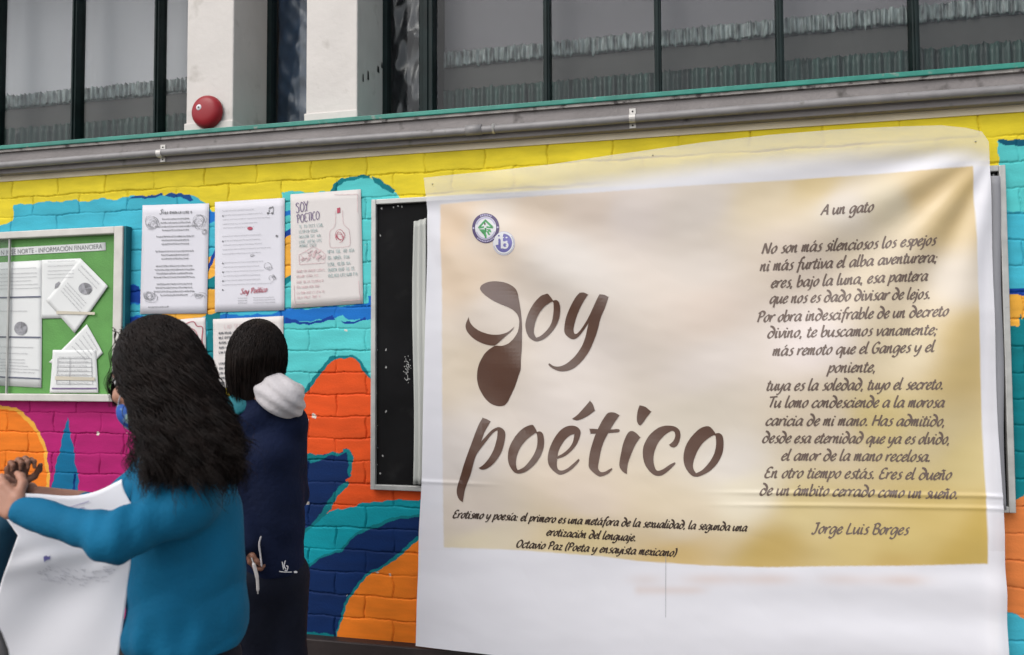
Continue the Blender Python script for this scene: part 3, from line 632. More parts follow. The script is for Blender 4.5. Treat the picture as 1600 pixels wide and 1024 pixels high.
write(b, 'Octavio Paz (Poeta y ensayista mexicano)', 807, 855.6, 1056, 869.4, 7.6, on_banner, (0.40, 0.14))
b.build('quote_lettering', M['ink_dark'], bn)
TITLE = [
 (720, 430, 4.876, '262,540 310,540 360,525 400,490 430,445 443,400 445,345 430,300 400,268 360,245 300,220 240,190 190,155 160,125 150,100 165,75 210,53 270,47 340,58 395,85 425,120 440,180 455,270 465,360 467,450 466,560 460,640 458,715 440,770 415,840 385,905 350,970 320,996 270,998 215,975 165,920 130,850 118,780 128,700 160,630 200,580', ''),
 (720, 430, 4.876, '62,322 62,322 70,355 95,390 135,420 190,443 250,455 310,452 360,435 395,408 411,392 411,392 390,425 340,470 290,515 262,537 262,537 220,535 160,518 100,485 55,440 37,400 42,365', ''),
 (810, 440, 6.4, '295,125 320,150 350,192 350,192 385,188 410,215 418,270 410,350 380,430 330,505 260,570 190,598 140,585 95,540 70,450 80,370 110,290 160,210 220,150 265,130', '348,205 310,215 260,250 210,310 175,380 155,460 155,520 178,562 178,562 220,545 280,490 325,420 345,340 352,270'),
 (810, 440, 6.4, '620,118 620,118 660,115 705,135 705,135 660,200 610,290 570,390 550,470 555,515 580,522 620,485 680,400 730,310 790,185 818,133 818,133 865,138 907,160 907,160 870,270 825,370 795,480 750,600 690,720 610,820 530,880 440,900 370,885 315,850 301,830 312,820 350,845 410,850 480,820 560,750 630,650 670,550 690,470 705,415 705,415 650,490 600,550 550,578 500,560 460,515 458,450 480,350 530,240 580,160', ''),
 (700, 620, 6.024, '322,200 322,200 365,215 397,235 397,235 365,290 340,340 312,425 312,425 350,380 400,325 440,298 480,288 520,310 538,350 530,430 500,530 440,620 370,675 320,685 292,668 292,668 330,645 380,590 430,500 460,390 465,315 465,315 420,345 360,420 290,515 260,570 215,730 165,860 150,930 140,993 140,993 110,970 90,930 85,870 110,780 160,620 220,450 280,280', ''),
 (700, 620, 6.024, '790,265 815,290 838,332 838,332 870,328 895,355 905,420 895,500 860,580 800,655 730,705 665,720 620,700 580,640 566,570 575,490 610,410 660,340 720,290', '832,345 790,365 740,405 690,465 655,540 643,610 648,660 662,688 662,688 720,660 780,590 825,510 842,430'),
 (840, 620, 6.4, '340,290 390,300 425,335 428,380 400,460 350,530 280,590 198,622 198,622 195,680 210,725 250,735 300,715 350,675 390,640 410,622 418,640 380,690 320,740 240,777 180,755 120,690 103,610 120,520 165,420 225,340 285,300', '368,375 368,375 330,385 280,425 235,490 208,550 202,595 202,595 250,570 310,520 350,460'),
 (840, 620, 6.4, '522,42 522,42 550,75 572,140 572,140 520,180 450,220 390,237 345,222 345,222 400,180 460,115', ''),
 (840, 620, 6.4, '725,158 770,162 818,188 818,188 770,255 720,340 670,430 635,530 615,630 605,710 630,750 670,750 710,730 738,715 745,725 710,765 640,795 590,780 520,715 513,650 525,550 560,430 590,350 640,250 690,175', ''),
 (840, 620, 6.4, '517,322 517,322 560,322 680,332 800,325 820,340 800,358 690,366 530,372 530,372', ''),
 (960, 620, 6.4, '170,345 215,365 258,410 258,410 210,480 170,570 140,650 127,720 125,772 125,772 90,755 55,710 50,660 65,570 90,460 130,370', ''),
 (960, 620, 6.4, '250,88 250,88 310,105 365,152 365,152 320,210 285,260 255,290 230,265 222,220 230,150', ''),
 (960, 620, 6.4, '560,293 620,310 655,350 658,410 635,480 600,510 565,505 545,485 545,485 585,450 605,410 605,370 590,348 560,350 500,390 440,460 400,550 390,640 405,710 430,742 480,730 550,685 600,660 608,675 560,725 490,780 430,793 370,765 310,690 285,600 290,500 340,400 420,325 490,297', ''),
 (960, 620, 6.4, '935,297 970,315 1012,370 1012,370 1055,368 1085,405 1092,480 1080,570 1030,670 950,750 860,795 815,803 765,785 710,710 690,620 705,520 750,430 820,350 880,308', '1005,388 960,405 890,460 840,530 800,620 785,690 795,735 818,768 818,768 880,735 950,660 1000,570 1018,480 1015,420')]
for i, (ox, oy, sc, o, h) in enumerate(TITLE):
    f = lambda s_: np.array([(ox+x/sc, oy+y/sc) for x, y in catmull(pts(s_), 4, True)])
    b = MB(); fill(b, f(o), on_banner, 0.0016+0.0003*(i % 3), [f(h)] if h else [])
    b.build('title_letter', M['ink_brown'], bn)
def disc(cx_, cy_, r, n=40, ry=None): a = np.arange(n)*2*np.pi/n; return np.stack([cx_+r*np.cos(a), cy_+(ry or r)*np.sin(a)], -1)
def ring(mb, cx_, cy_, r0, r1, a0, a1, mapf, lift, ys=1.0, n=24):
    a = np.linspace(math.radians(a0), math.radians(a1), n); o = np.stack([np.cos(a), np.sin(a)*ys], -1)
    v = mapf(np.concatenate([np.array([cx_, cy_])+o*r1, np.array([cx_, cy_])+o*r0]), lift); mb.add(v, [(i, i+1, n+i+1, n+i) for i in range(n-1)])
# emblems
def part(f, name, m, parent): b = MB(); f(b); return b.build(name, M[m], parent)
X1, Y1, ys = 759.5, 357, 1.08
e1 = part(lambda b: fill(b, disc(X1, Y1, 21.5, ry=23.3), on_banner, 0.0016), 'round_emblem', 'logo_purple', bn)
part(lambda b: fill(b, disc(X1, Y1, 16.8, ry=18.2), on_banner, 0.0022), 'white_field', 'logo_white', e1)
def em(b):
    ring(b, X1, Y1, 14.2, 16.2, 200, 340, on_banner, 0.0027, ys); ring(b, X1, Y1, 14.4, 16.2, 20, 160, on_banner, 0.0027, ys)
    for a0 in np.arange(244, 300, 8): ring(b, X1, Y1, 18.0, 20.2, a0, a0+5.5, on_banner, 0.0027, ys, 4)
    for a0 in np.arange(48, 136, 8): ring(b, X1, Y1, 18.0, 20.2, a0, a0+5.5, on_banner, 0.0027, ys, 4)
    fill(b, disc(X1-19.2, Y1, 1.5), on_banner, 0.0027); fill(b, disc(X1+19.2, Y1-1, 1.5), on_banner, 0.0027)
part(em, 'ring_lettering', 'logo_lilac', e1)
def tree(b):
    q = lambda s_: np.array(pts(s_))
    for s_ in ('759,343 761,346 752,355 748,355', '760,344 772,355 768,356 760,348', '747,356 757,354 757,357 749,358', '761,354 772,356 771,358 761,357', '749,359 757,359 757,368 754,365', '755,360 760,360 760,372 757,369',
               '761,359 767,359 769,364 765,363', '761,362 764,362 767,368 764,368', '758,357 761,357 761,373 758,373'): fill(b, q(s_), on_banner, 0.0028)
part(tree, 'tree_mark', 'logo_green', e1)
part(lambda b: fill(b, disc(758.5, 350.5, 1.1, ry=2.2), on_banner, 0.0031), 'flame_mark', 'ink_dark', e1)
X2, Y2 = 788, 381
e2 = part(lambda b: fill(b, disc(X2, Y2, 17.6, ry=18.6), on_banner, 0.0010), 'round_emblem', 'logo_lilac', bn)
part(lambda b: fill(b, disc(X2, Y2, 17.0, ry=18.0), on_banner, 0.00125), 'white_ring', 'logo_white', e2)
part(lambda b: fill(b, disc(X2, Y2-0.5, 13.4, ry=14.4), on_banner, 0.0014), 'blue_disc', 'logo_indigo', e2)
def bmark(b):
    fill(b, np.array(pts('779,366 788,365.5 786,373.5 783,375 779.5,376.6 779.5,383 773,384 771.5,379 774,371')), on_banner, 0.0019)
    fill(b, np.array(pts('783.4,374 787,373 787,389 783.4,389')), on_banner, 0.0023)
    ring(b, 790, 384, 2.8, 5.8, 0, 360, on_banner, 0.0021)
part(bmark, 'b_mark', 'logo_white', e2)
part(lambda b: (fill(b, disc(780.6, 369.3, 1.3), on_banner, 0.0026), fill(b, np.array(pts('779.8,374 782.4,373.6 782.4,383 779.8,383')), on_banner, 0.0026)), 'i_mark', 'logo_indigo', e2)
part(lambda b: [ring(b, X2, Y2, 15.2, 16.4, a0, a0+4, on_banner, 0.0019, 1.05, 3) for a0 in np.arange(-40, 170, 7)], 'ring_lettering', 'ink_soft', e2)
b = MB(); b.add(on_banner(np.array([(1040.0, 868+k*2.45) for k in range(40)]+[(1040.7, 868+k*2.45) for k in range(40)]), 0.0008), [(i, i+1, 41+i, 40+i) for i in range(39)])
b.build('seam', M['ink_soft'], bn)
for px, py in ((1524, 222), (1020, 243), (676, 288)):
    q = P(px, py, YB); b = MB(); b.lathe([(0.0001, 0.004), (0.0025, 0.003), (0.003, 0)], 12, Matrix.Translation((q[0], banner_y(q[0], q[2])-0.0008, q[2])) @ Matrix.Rotation(math.radians(90), 4, 'X')); b.build('grommet', M['pipe'], bn)

# ------------------------------------------------------------------ papers on the wall
def sheet(name, quad, y, material, label, cat, group=None, parent=None, curl=0.0012, seed=0, th=0.0006):
    a, b_, c, d = [P(*q, y) for q in quad]; n = 14
    s = np.linspace(0, 1, n)[:, None, None]; t = np.linspace(0, 1, n)[None, :, None]
    W = a*(1-s)*(1-t)+b_*s*(1-t)+c*s*t+d*(1-s)*t
    e = (np.abs(s-0.5)*2)**4*(np.abs(t-0.5)*2)**2+0.3*np.sin(s*7+seed)*np.sin(t*5+seed*2)*(1-np.abs(2*s-1))
    W = W.copy(); W[..., 1] -= curl*0.5*np.abs(e[..., 0])
    o = mesh_np(name, W.reshape(-1, 3), grid_quads(n, n), material, parent, smooth=False)
    so = o.modifiers.new('thick', 'SOLIDIFY'); so.thickness = th
    return tag(o, label, cat, group)
def bil(quad):                                    # local 0..1 page coordinates -> photo points
    a, b_, c, d = [np.array(q, float) for q in quad]
    return lambda s, t: a*(1-s)*(1-t)+b_*s*(1-t)+c*s*t+d*(1-s)*t
def scribble(mb, B, s0, s1, t, h, mapf, w=0.6, dens=1.0, loops=False):   # a line of small, unreadable handwriting
    a, e = B(s0, t), B(s1, t); L = np.linalg.norm(e-a); x = 0.0; r = random
    ex = (e-a)/L; ey = np.array([ex[1], -ex[0]])
    if h >= 3.4:
        while x < L-2:
            for _ in range(r.randint(2, 6)):
                lw = h*r.uniform(.42, .62)
                if x+lw > L: break
                for st in r.choice(('0,0 0,1|0,1 1,1|0,.5 .8,.5', '.5,1 .05,.7 .1,.15 .55,0 .95,.4 .9,.85 .5,1', '0,0 .5,1 1,0|.2,.4 .8,.4', '0,1 0,0 .9,0', '.9,.9 .4,1 .1,.6 .8,.4 .7,.05 .1,.1', '0,0 0,1 .9,0 .9,1', '.9,.85 .3,1 .05,.5 .3,0 .9,.15', '0,1 .1,.1 .8,.1 .9,1')).split('|'):
                    q = np.array(pts(st)); q = catmull(q, 3) if len(q) > 2 else q
                    ribbon(mb, a+ex*(x+q[:, :1]*lw*.8)+ey*(q[:, 1:]*h*r.uniform(.85, 1)), w*.8, w*.5, .6, mapf)
                x += lw
            x += h*.55
        return
    while x < L-1:
        wl = min(r.uniform(3.0, 10.0)*max(1, h/3), L-x); n = max(3, int(wl/(0.8*max(1, h/3.2))*dens)); tt = np.linspace(0, 1, n)
        y = np.array([(0.0 if k % 2 else h)*(0.75+0.45*r.random()) for k in range(n)])
        q = a+ex*(x+tt*wl)[:, None]+ey*y[:, None]; ribbon(mb, q, w, w*0.6, 0.6, mapf); x += wl+1.2*max(1, h/3)
YP = -0.0035
PG = 'posters taped to the mural wall'
Q1 = [(223, 321), (327, 318), (323.5, 490), (219, 491)]
p1 = sheet('poster', Q1, YP, M['paper'], 'white printed poster with five centred verses, left of the two other upper posters', 'poster', PG, seed=1)
fm = on_plane(YP-0.0022); B1 = bil(Q1); b = MB()
write(b, 'S', *B1(.26, .085), *B1(.30, .085), 4.5, fm, (.3, .15)); scribble(b, B1, .31, .76, .085, 4.0, fm, .9)
for t0, rows in ((.14, 4), (.30, 3), (.435, 3), (.57, 4), (.735, 4)):
    for k in range(rows):
        hw = .16+.15*random.random(); hw = max(hw, .2); scribble(b, B1, .5-hw, .5+hw, t0+k*.034, 2.4, fm, 1.15, 1.3)
scribble(b, B1, .12, .42, .945, 2.6, fm, 0.9)
b.build('verse_print', M['ink'], p1)
b = MB()
def doodle(b, B, cx_, cy_, r, mapf, n=6, w=0.8, asp=1.0):
    for k in range(n):
        a0 = random.random()*6.3; da = random.uniform(1.5, 5); rr = r*random.uniform(.35, 1)
        c_ = B(cx_, cy_)+np.array([random.uniform(-.35, .35)*r, random.uniform(-.35, .35)*r*asp]); th = np.linspace(a0, a0+da, 14)
        ribbon(b, c_+np.stack([rr*np.cos(th), rr*asp*np.sin(th)*random.uniform(.6, 1)], -1), w, w*.5, .6, mapf)
for cx_, cy_, r, n, asp in ((.16, .17, 11, 14, 1.3), (.86, .17, 9, 12, 1.4), (.93, .26, 5, 6, 1), (.14, .84, 10, 16, 1), (.86, .84, 10, 9, .5)): doodle(b, B1, cx_, cy_, r, fm, n, .55, asp)
b.build('ink_drawings', M['ink_soft'], p1)
Q2 = [(336, 316), (445, 309.5), (444.5, 485), (336, 488)]
p2 = sheet('poster', Q2, YP, M['paper'], 'white poster of faint text lines with a music note and red signature', 'poster', PG, seed=2)
B2_ = bil(Q2); b = MB()
for k, t in enumerate((.09, .13, .17, .21, .245, .32, .36, .40, .44, .48, .56, .60, .64, .68, .72, .76)): scribble(b, B2_, .1+.02*random.random(), random.uniform(.55, .82), t, 1.7, fm, 0.55, .8)
for k in range(3): scribble(b, B2_, .33, .46, .885+k*.022, 1.6, fm, .7); scribble(b, B2_, .55, .86, .885+k*.022, 1.6, fm, .6)
b.build('verse_print', M['ink_soft'], p2)
b = MB(); ex = B2_(.79, .10)
for dx in (-3.5, 3.0):
    fill(b, disc(ex[0]+dx, ex[1]+5, 1.9, 12, 1.5), fm, .0008); ribbon(b, np.array([ex+(dx+1.6, 5), ex+(dx+1.9, -3.5)]), .8, .8, 0, fm)
ribbon(b, np.array([ex+(-1.7, -3), ex+(5.0, -5)]), 1.8, 1.8, 0, fm); fill(b, disc(*B2_(.885, .335), 1.8, 10), fm, .0008)
for t in (.56, .64, .72, .80, .36, .13): fill(b, disc(*B2_(.11, t), 1.2, 8), fm, .0008)
doodle(b, B2_, .82, .71, 7, fm, 5, .6); doodle(b, B2_, .77, .61, 6, fm, 4, .6); doodle(b, B2_, .54, .50, 4, fm, 4, .6, .6)
b.build('ink_drawings', M['ink'], p2)
b = MB(); write(b, 'Soy Poético', *B2_(.37, .845), *B2_(.75, .83), 5.2, fm, (.24, .12)); fill(b, disc(*B2_(.50, .255), 4.2, 14, 2.6), fm, .0008)
b.build('signature', M['ink_red'], p2)
Q3 = [(454, 304), (564, 296), (567.5, 474.5), (455, 482)]
p3 = sheet('poster', Q3, YP, M['paper_warm'], 'hand drawn poster with a bottle drawing and violet title, beside the chalkboard', 'poster', PG, seed=3)
B3 = bil(Q3); b = MB()
write(b, 'SOY', *B3(.09, .165), *B3(.27, .15), 9.5, fm, (.14, .08), .05); write(b, 'POÉTICO', *B3(.10, .255), *B3(.42, .235), 8.2, fm, (.14, .08), .05)
b.build('title_lettering', M['ink_violet'], p3)
b = MB()
for t in (.30, .345, .39, .435, .47): scribble(b, B3, .12, random.uniform(.38, .5), t+.0, 5, fm, .8, .8)
for t in (.54, .595, .65, .70, .75): scribble(b, B3, .52, random.uniform(.82, .94), t, 5.5, fm, .9, .8)
b.build('pencil_verses', M['ink_teal'], p3)
b = MB()
for t in (.69, .735, .785, .83, .88, .92): scribble(b, B3, .08, random.uniform(.38, .5), t, 4, fm, .7, .8)
for q in ('.12,.62 .11,.535 .20,.51 .31,.47 .42,.51 .48,.545 .47,.62 .12,.62', '.14,.54 .22,.60 .30,.52 .38,.60 .46,.55', '.2,.5 .3,.56 .42,.5'): ribbon(b, np.array([B3(*z) for z in pts(q)]), .9, .7, .6, fm)
for k in range(22): z0 = random.uniform(.13, .44); z1_ = random.uniform(.52, .60); ribbon(b, np.array([B3(z0, z1_), B3(z0+.04, z1_-.02)]), 1.6, 1.2, .6, fm)
for q in ('.63,.17 .63,.27 .60,.32 .55,.35 .545,.46 .58,.49 .80,.49 .83,.46 .82,.35 .78,.32 .74,.28 .73,.17', ):
    ribbon(b, np.array([B3(*z) for z in catmull(pts(q), 5)]), .65, .5, .6, fm)
for q in ('.62,.03 .95,.04|.95,.04 .945,.20', '.04,.80 .05,.965|.05,.965 .25,.965', '.94,.8 .96,.965|.96,.965 .7,.965'):
    for k in q.split('|'): ribbon(b, np.array([B3(*z) for z in pts(k)]), .7, .7, 0, fm)
b.build('pink_drawing', M['ink_pink'], p3)
b = MB(); fill(b, np.array([B3(*z) for z in pts('.655,.15 .70,.145 .70,.19 .655,.195')]), fm, .0006); doodle(b, B3, .70, .40, 7, fm, 6, .7, 1.5)
b.build('red_accent', M['ink_red'], p3)
Q4 = [(258, 501), (321, 496), (323, 600), (258, 604)]
p4 = sheet('poster', Q4, YP, M['paper_warm'], 'pinkish poster edge with a red outline, partly hidden behind the long curly hair', 'poster', PG, seed=4)
b = MB(); B4 = bil(Q4)
ribbon(b, np.array([B4(*z) for z in catmull(pts('.3,.2 .5,.08 .7,.05 .78,.12 .92,.15 .9,.35 .97,.5 .88,.7 .9,.85'), 5)]), 1.4, 1, .5, fm); ribbon(b, np.array([B4(*z) for z in catmull(pts('.5,.25 .6,.15 .75,.2 .8,.35 .75,.6'), 5)]), 1, .7, .5, fm)
b.build('red_drawing', M['ink_red'], p4)
Q5 = [(333, 499), (443, 494), (443, 604), (334, 607)]
p5 = sheet('poster', Q5, YP, M['paper_warm'], 'cream poster with dark handwritten verses, behind the head of the navy jacket girl', 'poster', PG, seed=5)
B5 = bil(Q5); b = MB()
for t in (.22, .29, .36, .43, .50, .66, .73, .80, .87, .94): scribble(b, B5, .08, random.uniform(.45, .7), t, 3.6, fm, 1.1, .9)
b.build('verse_print', M['ink'], p5)
b = MB(); scribble(b, B5, .16, .88, .145, 7, fm, .7, .7); b.build('title_lettering', M['ink_pink'], p5)

# ------------------------------------------------------------------ notice board
bx1, bz1 = P(192, 353, -0.045)[[0, 2]]; bz0 = P(170, 628, -0.045)[2]; bx0 = bx1-1.75
nb = empty('notice_board', ((bx0+bx1)/2, 0, bz0), 'green notice board with pale metal frame and pinned papers, at the left', 'notice board')
wf = 0.047
MB().box(bx0+0.02, bx1-0.02, -0.014, -0.004, bz0+0.02, bz1-0.02).build('felt_panel', M['board_green'], nb)
f = MB(); f.box(bx0, bx0+wf, -0.047, -0.003, bz0, bz1, .004).box(bx1-wf, bx1, -0.047, -0.003, bz0, bz1, .004)
f.box(bx0+wf, bx1-wf, -0.0462, -0.003, bz1-wf*.72, bz1, .004).box(bx0+wf, bx1-wf, -0.0462, -0.003, bz0, bz0+wf*.72, .004)
f.build('frame', M['alu_light'], nb)
MB().box(bx1+0.0005, bx1+0.012, -0.038, -0.003, bz0, bz1).build('painted_edge', M['teal_yoke'], nb)
gx = P(13, 480, -0.03)[0]
MB().box(gx-0.004, gx+0.004, -0.034, -0.024, bz0+wf*.72, bz1-wf*.72, .001).build('glass_edge', M['alu'], nb)
MB().box(bx0+wf, gx-0.004, -0.031, -0.027, bz0+wf*.72, bz1-wf*.72).build('glass_pane', M['glass'], nb)
NG = 'papers pinned on the green notice board'
yb = -0.0155
QL = [(-22, 389.5), (165, 379), (165.5, 391.5), (-22, 401.5)]
st = sheet('title_strip', QL, yb, M['paper_white'], 'white strip with capital letters across the top of the notice board', 'sign', curl=.001)
cu = bpy.data.curves.new('heading', 'FONT'); cu.body = 'N JOSÉ NORTE - INFORMACIÓN FINANCIERA'; cu.size = 1
to = bpy.data.objects.new('heading', cu); COL.objects.link(to); bpy.context.view_layer.update()
me = to.evaluated_get(bpy.context.evaluated_depsgraph_get()).to_mesh()
V = np.array([q.co[:] for q in me.vertices]); F = [tuple(p.vertices) for p in me.polygons]
bpy.data.objects.remove(to); x_, y_ = V[:, 0], V[:, 1]; cap = 0.73
V = np.stack([(x_-x_.min())/(x_.max()-x_.min())*158+1.5, np.zeros(len(x_))], -1)
bl_ = 398.6-(V[:, 0]-0)*(10.3/165); V[:, 1] = bl_-y_/cap*7.6
MB().add(on_plane(yb-.002)(V, 0.0), F).build('heading_lettering', M['ink'], st)
def notice(quad, lab, k): return sheet('notice_sheet', quad, yb-0.0016*k, M['paper_white'], lab, 'paper', NG, curl=.003, seed=k)
fk = lambda k: on_plane(yb-0.0016*k-.0028)
QA = [(-30, 412), (66, 407), (65, 606), (-30, 601)]; pa = notice(QA, 'tall white report with dark bars and a pie chart at the board left edge', 1); BA = bil(QA); b = MB()
for t in (.285, .605, .93): ribbon(b, np.array([BA(.02, t), BA(.98, t+.0)]), 2.2, 2.2, 0, fk(1))
b.build('dark_bars', mat('bar_ink', (.11, .12, .17), .6), pa)
b = MB()
for t in (.06, .10, .13, .16, .19, .22, .40, .69, .74, .79, .815, .84, .865, .89): scribble(b, BA, .32, random.uniform(.7, .98), t, 1.6, fk(1), .7, .8)
fill(b, disc(*BA(.65, .535), 10, 24, 10.5), fk(1), .0008); b.build('print', M['ink_soft'], pa)
b = MB(); fill(b, np.array([BA(.65, .535)+z for z in ((0, 0), (1, -10.5), (6, -9), (9, -5))]), fk(1), .0015); b.build('chart_slice', M['ink'], pa)
QB = [(66, 406.5), (126, 404), (118, 497), (65, 498)]; pb = notice(QB, 'white report page beside the tall report, its right side overlapped', 2); BB = bil(QB); b = MB()
for t in (.04, .12, .2, .26, .32): scribble(b, BB, .15, .85, t, 1.5, fk(2), .6, .8)
fill(b, np.array([BB(.4, .45)+z for z in ((-3, 5), (-2, -3), (4, -7), (6, -4), (2, 2))]), fk(2), .0008); b.build('print', M['ink_soft'], pb)
QC = [(126, 404), (169, 447.5), (117, 521), (72, 470)]; pc = notice(QC, 'white page tilted to a diamond with a pie chart, upper right of the board', 3); BC = bil(QC); b = MB()
for t in (.1, .18, .5, .56, .62, .68): scribble(b, BC, .12, .8, t, 1.5, fk(3), .6, .8)
fill(b, disc(133, 451, 10.5, 24, 9), fk(3), .0008); b.build('print', M['ink_soft'], pc)
b = MB(); fill(b, np.array(pts('133,451 131,442 137,443 142,448')), fk(3), .0015); fill(b, np.array(pts('133,452 142,451 141,457 137,460')), fk(3), .0015); b.build('chart_slice', M['ink'], pc)
QD = [(136, 507), (161, 552), (122, 590), (77, 566)]; pd = notice(QD, 'tilted white page below the diamond page, half covered by another', 1.6); BD = bil(QD); b = MB()
for t in (.1, .2, .3, .4, .5): scribble(b, BD, .15, .8, t, 1.5, fk(1.6), .6, .8)
b.build('print', M['ink_soft'], pd)
QE = [(83, 547), (150, 547), (154, 614), (78, 614)]; pe = notice(QE, 'upright white page with a ruled table at the board bottom right', 2.6); BE = bil(QE); b = MB()
for t in (.2, .3, .4, .5, .6, .7, .8): ribbon(b, np.array([BE(.12, t), BE(.88, t)]), .7, .7, 0, fk(2.6)); scribble(b, BE, .14, .8, t-.02, 1.5, fk(2.6), .6, .8)
for s_ in (.12, .4, .88): ribbon(b, np.array([BE(s_, .2), BE(s_, .8)]), .7, .7, 0, fk(2.6))
b.build('print', M['ink_soft'], pe)
b = MB(); ribbon(b, np.array([BE(.03, .9), BE(.97, .9)]), 2.4, 2.4, 0, fk(2.6)); b.build('dark_bars', M['ink_violet'], pe)
b = MB(); b.add(fk(3)(np.array(pts('88,486 148,488 148,492 88,491')), .002), [(0, 1, 2, 3)]); b.build('tape', M['tape'], pc)
b = MB(); b.add(fk(2.6)(np.array(pts('86,588 148,590 148,595 86,594')), .002), [(0, 1, 2, 3)]); b.build('tape', M['tape'], pe)

# ------------------------------------------------------------------ people: smooth blended solids turned into one surface
def cone(a, b, ra, rb): return ('c', np.array(a, float), np.array(b, float), ra, rb)
def ell(c, r, R=None): return ('e', np.array(c, float), np.array(r, float), np.eye(3) if R is None else np.array(R))
def sdf(p, prims, k):
    out = None
    for q in prims:
        kk = k
        if q[0] == 'c':
            a, b, ra, rb = q[1:5]; ab = b-a; t = np.clip(((p-a) @ ab)/(ab @ ab+1e-9), 0, 1)
            d = np.linalg.norm(p-a-t[..., None]*ab, axis=-1)-(ra+(rb-ra)*t)
        else:
            l = (p-q[1]) @ q[3].T; r = q[2]; n0_ = np.linalg.norm(l/r, axis=-1); n1 = np.linalg.norm(l/(r*r), axis=-1)+1e-9
            d = n0_*(n0_-1)/n1
        if out is None: out = d
        else:
            h = np.clip(0.5+0.5*(out-d)/kk, 0, 1); out = out*(1-h)+d*h-kk*h*(1-h)
    return out
def surf(name, prims, k, h, material, parent, noise=None, cut=None):
    lo = np.min([np.minimum(q[1], q[2])-max(q[3:5]) if q[0] == 'c' else q[1]-q[2].max() for q in prims], 0)-0.04
    hi = np.max([np.maximum(q[1], q[2])+max(q[3:5]) if q[0] == 'c' else q[1]+q[2].max() for q in prims], 0)+0.04
    n = np.ceil((hi-lo)/h).astype(int)+1
    p = lo+np.stack(np.meshgrid(*[np.arange(m_) for m_ in n], indexing='ij'), -1)*h
    v = sdf(p, prims, k)
    if noise is not None: v = v+noise(p)
    if cut is not None: v = np.maximum(v, cut(p))
    s_ = v < 0; cn = n-1; acc = np.zeros(tuple(cn)+(3,)); cnt = np.zeros(tuple(cn)); quads = []
    idx = np.arange(np.prod(cn)).reshape(tuple(cn))
    for ax in range(3):
        o1, o2 = [(1, 2), (2, 0), (0, 1)][ax]
        sl0 = [slice(None)]*3; sl1 = [slice(None)]*3; sl0[ax] = slice(0, -1); sl1[ax] = slice(1, None)
        a, b = v[tuple(sl0)], v[tuple(sl1)]; ch = np.argwhere((a < 0) != (b < 0))
        ok = (ch[:, o1] > 0) & (ch[:, o1] < n[o1]-1) & (ch[:, o2] > 0) & (ch[:, o2] < n[o2]-1); ch = ch[ok]
        if not len(ch): continue
        va, vb = a[tuple(ch.T)], b[tuple(ch.T)]; t = va/(va-vb); pos = ch.astype(float); pos[:, ax] += t
        cells = []
        for d1, d2 in ((0, 0), (-1, 0), (-1, -1), (0, -1)):
            c_ = ch.copy(); c_[:, o1] += d1; c_[:, o2] += d2; cells.append(idx[tuple(c_.T)])
            np.add.at(acc, tuple(c_.T), pos); np.add.at(cnt, tuple(c_.T), 1)
        q = np.stack(cells, 1); fl_ = va < 0; q[~fl_] = q[~fl_][:, ::-1]; quads.append(q)
    q = np.concatenate(quads); use = np.unique(q); mp = np.zeros(idx.size, int); mp[use] = np.arange(len(use))
    vt = lo+(acc.reshape(-1, 3)[use]/cnt.reshape(-1)[use][:, None])*h
    return mesh_np(name, vt, mp[q], material, parent)
def nrm(v): v = np.array(v, float); return v/(np.linalg.norm(v)+1e-9)
ZU = np.array([0, 0, 1.0]); RH = nrm(RT*[1, 1, 0]); AW = nrm(FW*[1, 1, 0])        # right and away, level
def folds(amp, f=38, seed=2): return lambda p: amp*snoise(p*np.array([1, 1, .55]), seed, f)+amp*.5*snoise(p, seed+1, f*2.2)
def head(c, fdir, parent, skin, s=1.0, neck=.19):
    f = nrm(fdir); l = nrm(np.cross(ZU, f)); u_ = np.cross(f, l); R = np.stack([f, l, u_])
    at = lambda a, b_, z: c+s*(a*f+b_*l+z*u_)
    pr = [ell(at(-.005, 0, .03), s*np.array([.095, .076, .098]), R), ell(at(.03, 0, -.05), s*np.array([.062, .056, .07]), R), cone(at(.06, 0, -.095), at(.068, 0, -.098), .02*s, .018*s),
          cone(at(.094, 0, .012), at(.112, 0, -.03), .009*s, .013*s), cone(at(.08, .034, .03), at(.082, -.034, .03), .014*s, .014*s), cone(at(.078, .04, -.02), at(.07, .045, -.03), .016*s, .02*s), cone(at(.078, -.04, -.02), at(.07, -.045, -.03), .016*s, .02*s),
          cone(at(.09, .016, -.062), at(.09, -.016, -.062), .008*s, .008*s), cone(at(.088, .014, -.072), at(.088, -.014, -.072), .008*s, .008*s),
          ell(at(-.005, .078, 0), s*np.array([.018, .008, .03]), R), ell(at(-.005, -.078, 0), s*np.array([.018, .008, .03]), R), cone(at(-.02, 0, -.06), at(-.035, 0, -neck), .052*s, .055*s)]
    o = surf('body', pr, .018, .005, skin, parent)
    b = MB(); e2_ = MB(); ir = MB()
    for sgn in (-1, 1):
        Te = Matrix.Translation(at(.083, sgn*.032, .008)); n = 10
        b.lathe([(0.0125*s*math.sin(a_)+1e-5, .0125*s*math.cos(a_)) for a_ in np.linspace(0, math.pi, n)], 12, Te)
        ir.lathe([(0.0062*s*math.sin(a_)+1e-5, 0.0062*s*math.cos(a_)) for a_ in np.linspace(0, math.pi, 8)], 10, Matrix.Translation(at(.0905, sgn*.033, .007)))
        bz = catmull([at(.094, sgn*.015, .034), at(.093, sgn*.033, .04), at(.078, sgn*.052, .033)], 5); e2_.tube(bz, .0035*s, 6)
    b.build('eyes', M['eye'], parent, True); ir.build('irises', M['black'], parent, True); e2_.build('eyebrows', M['hair'], parent, True)
    return at, R
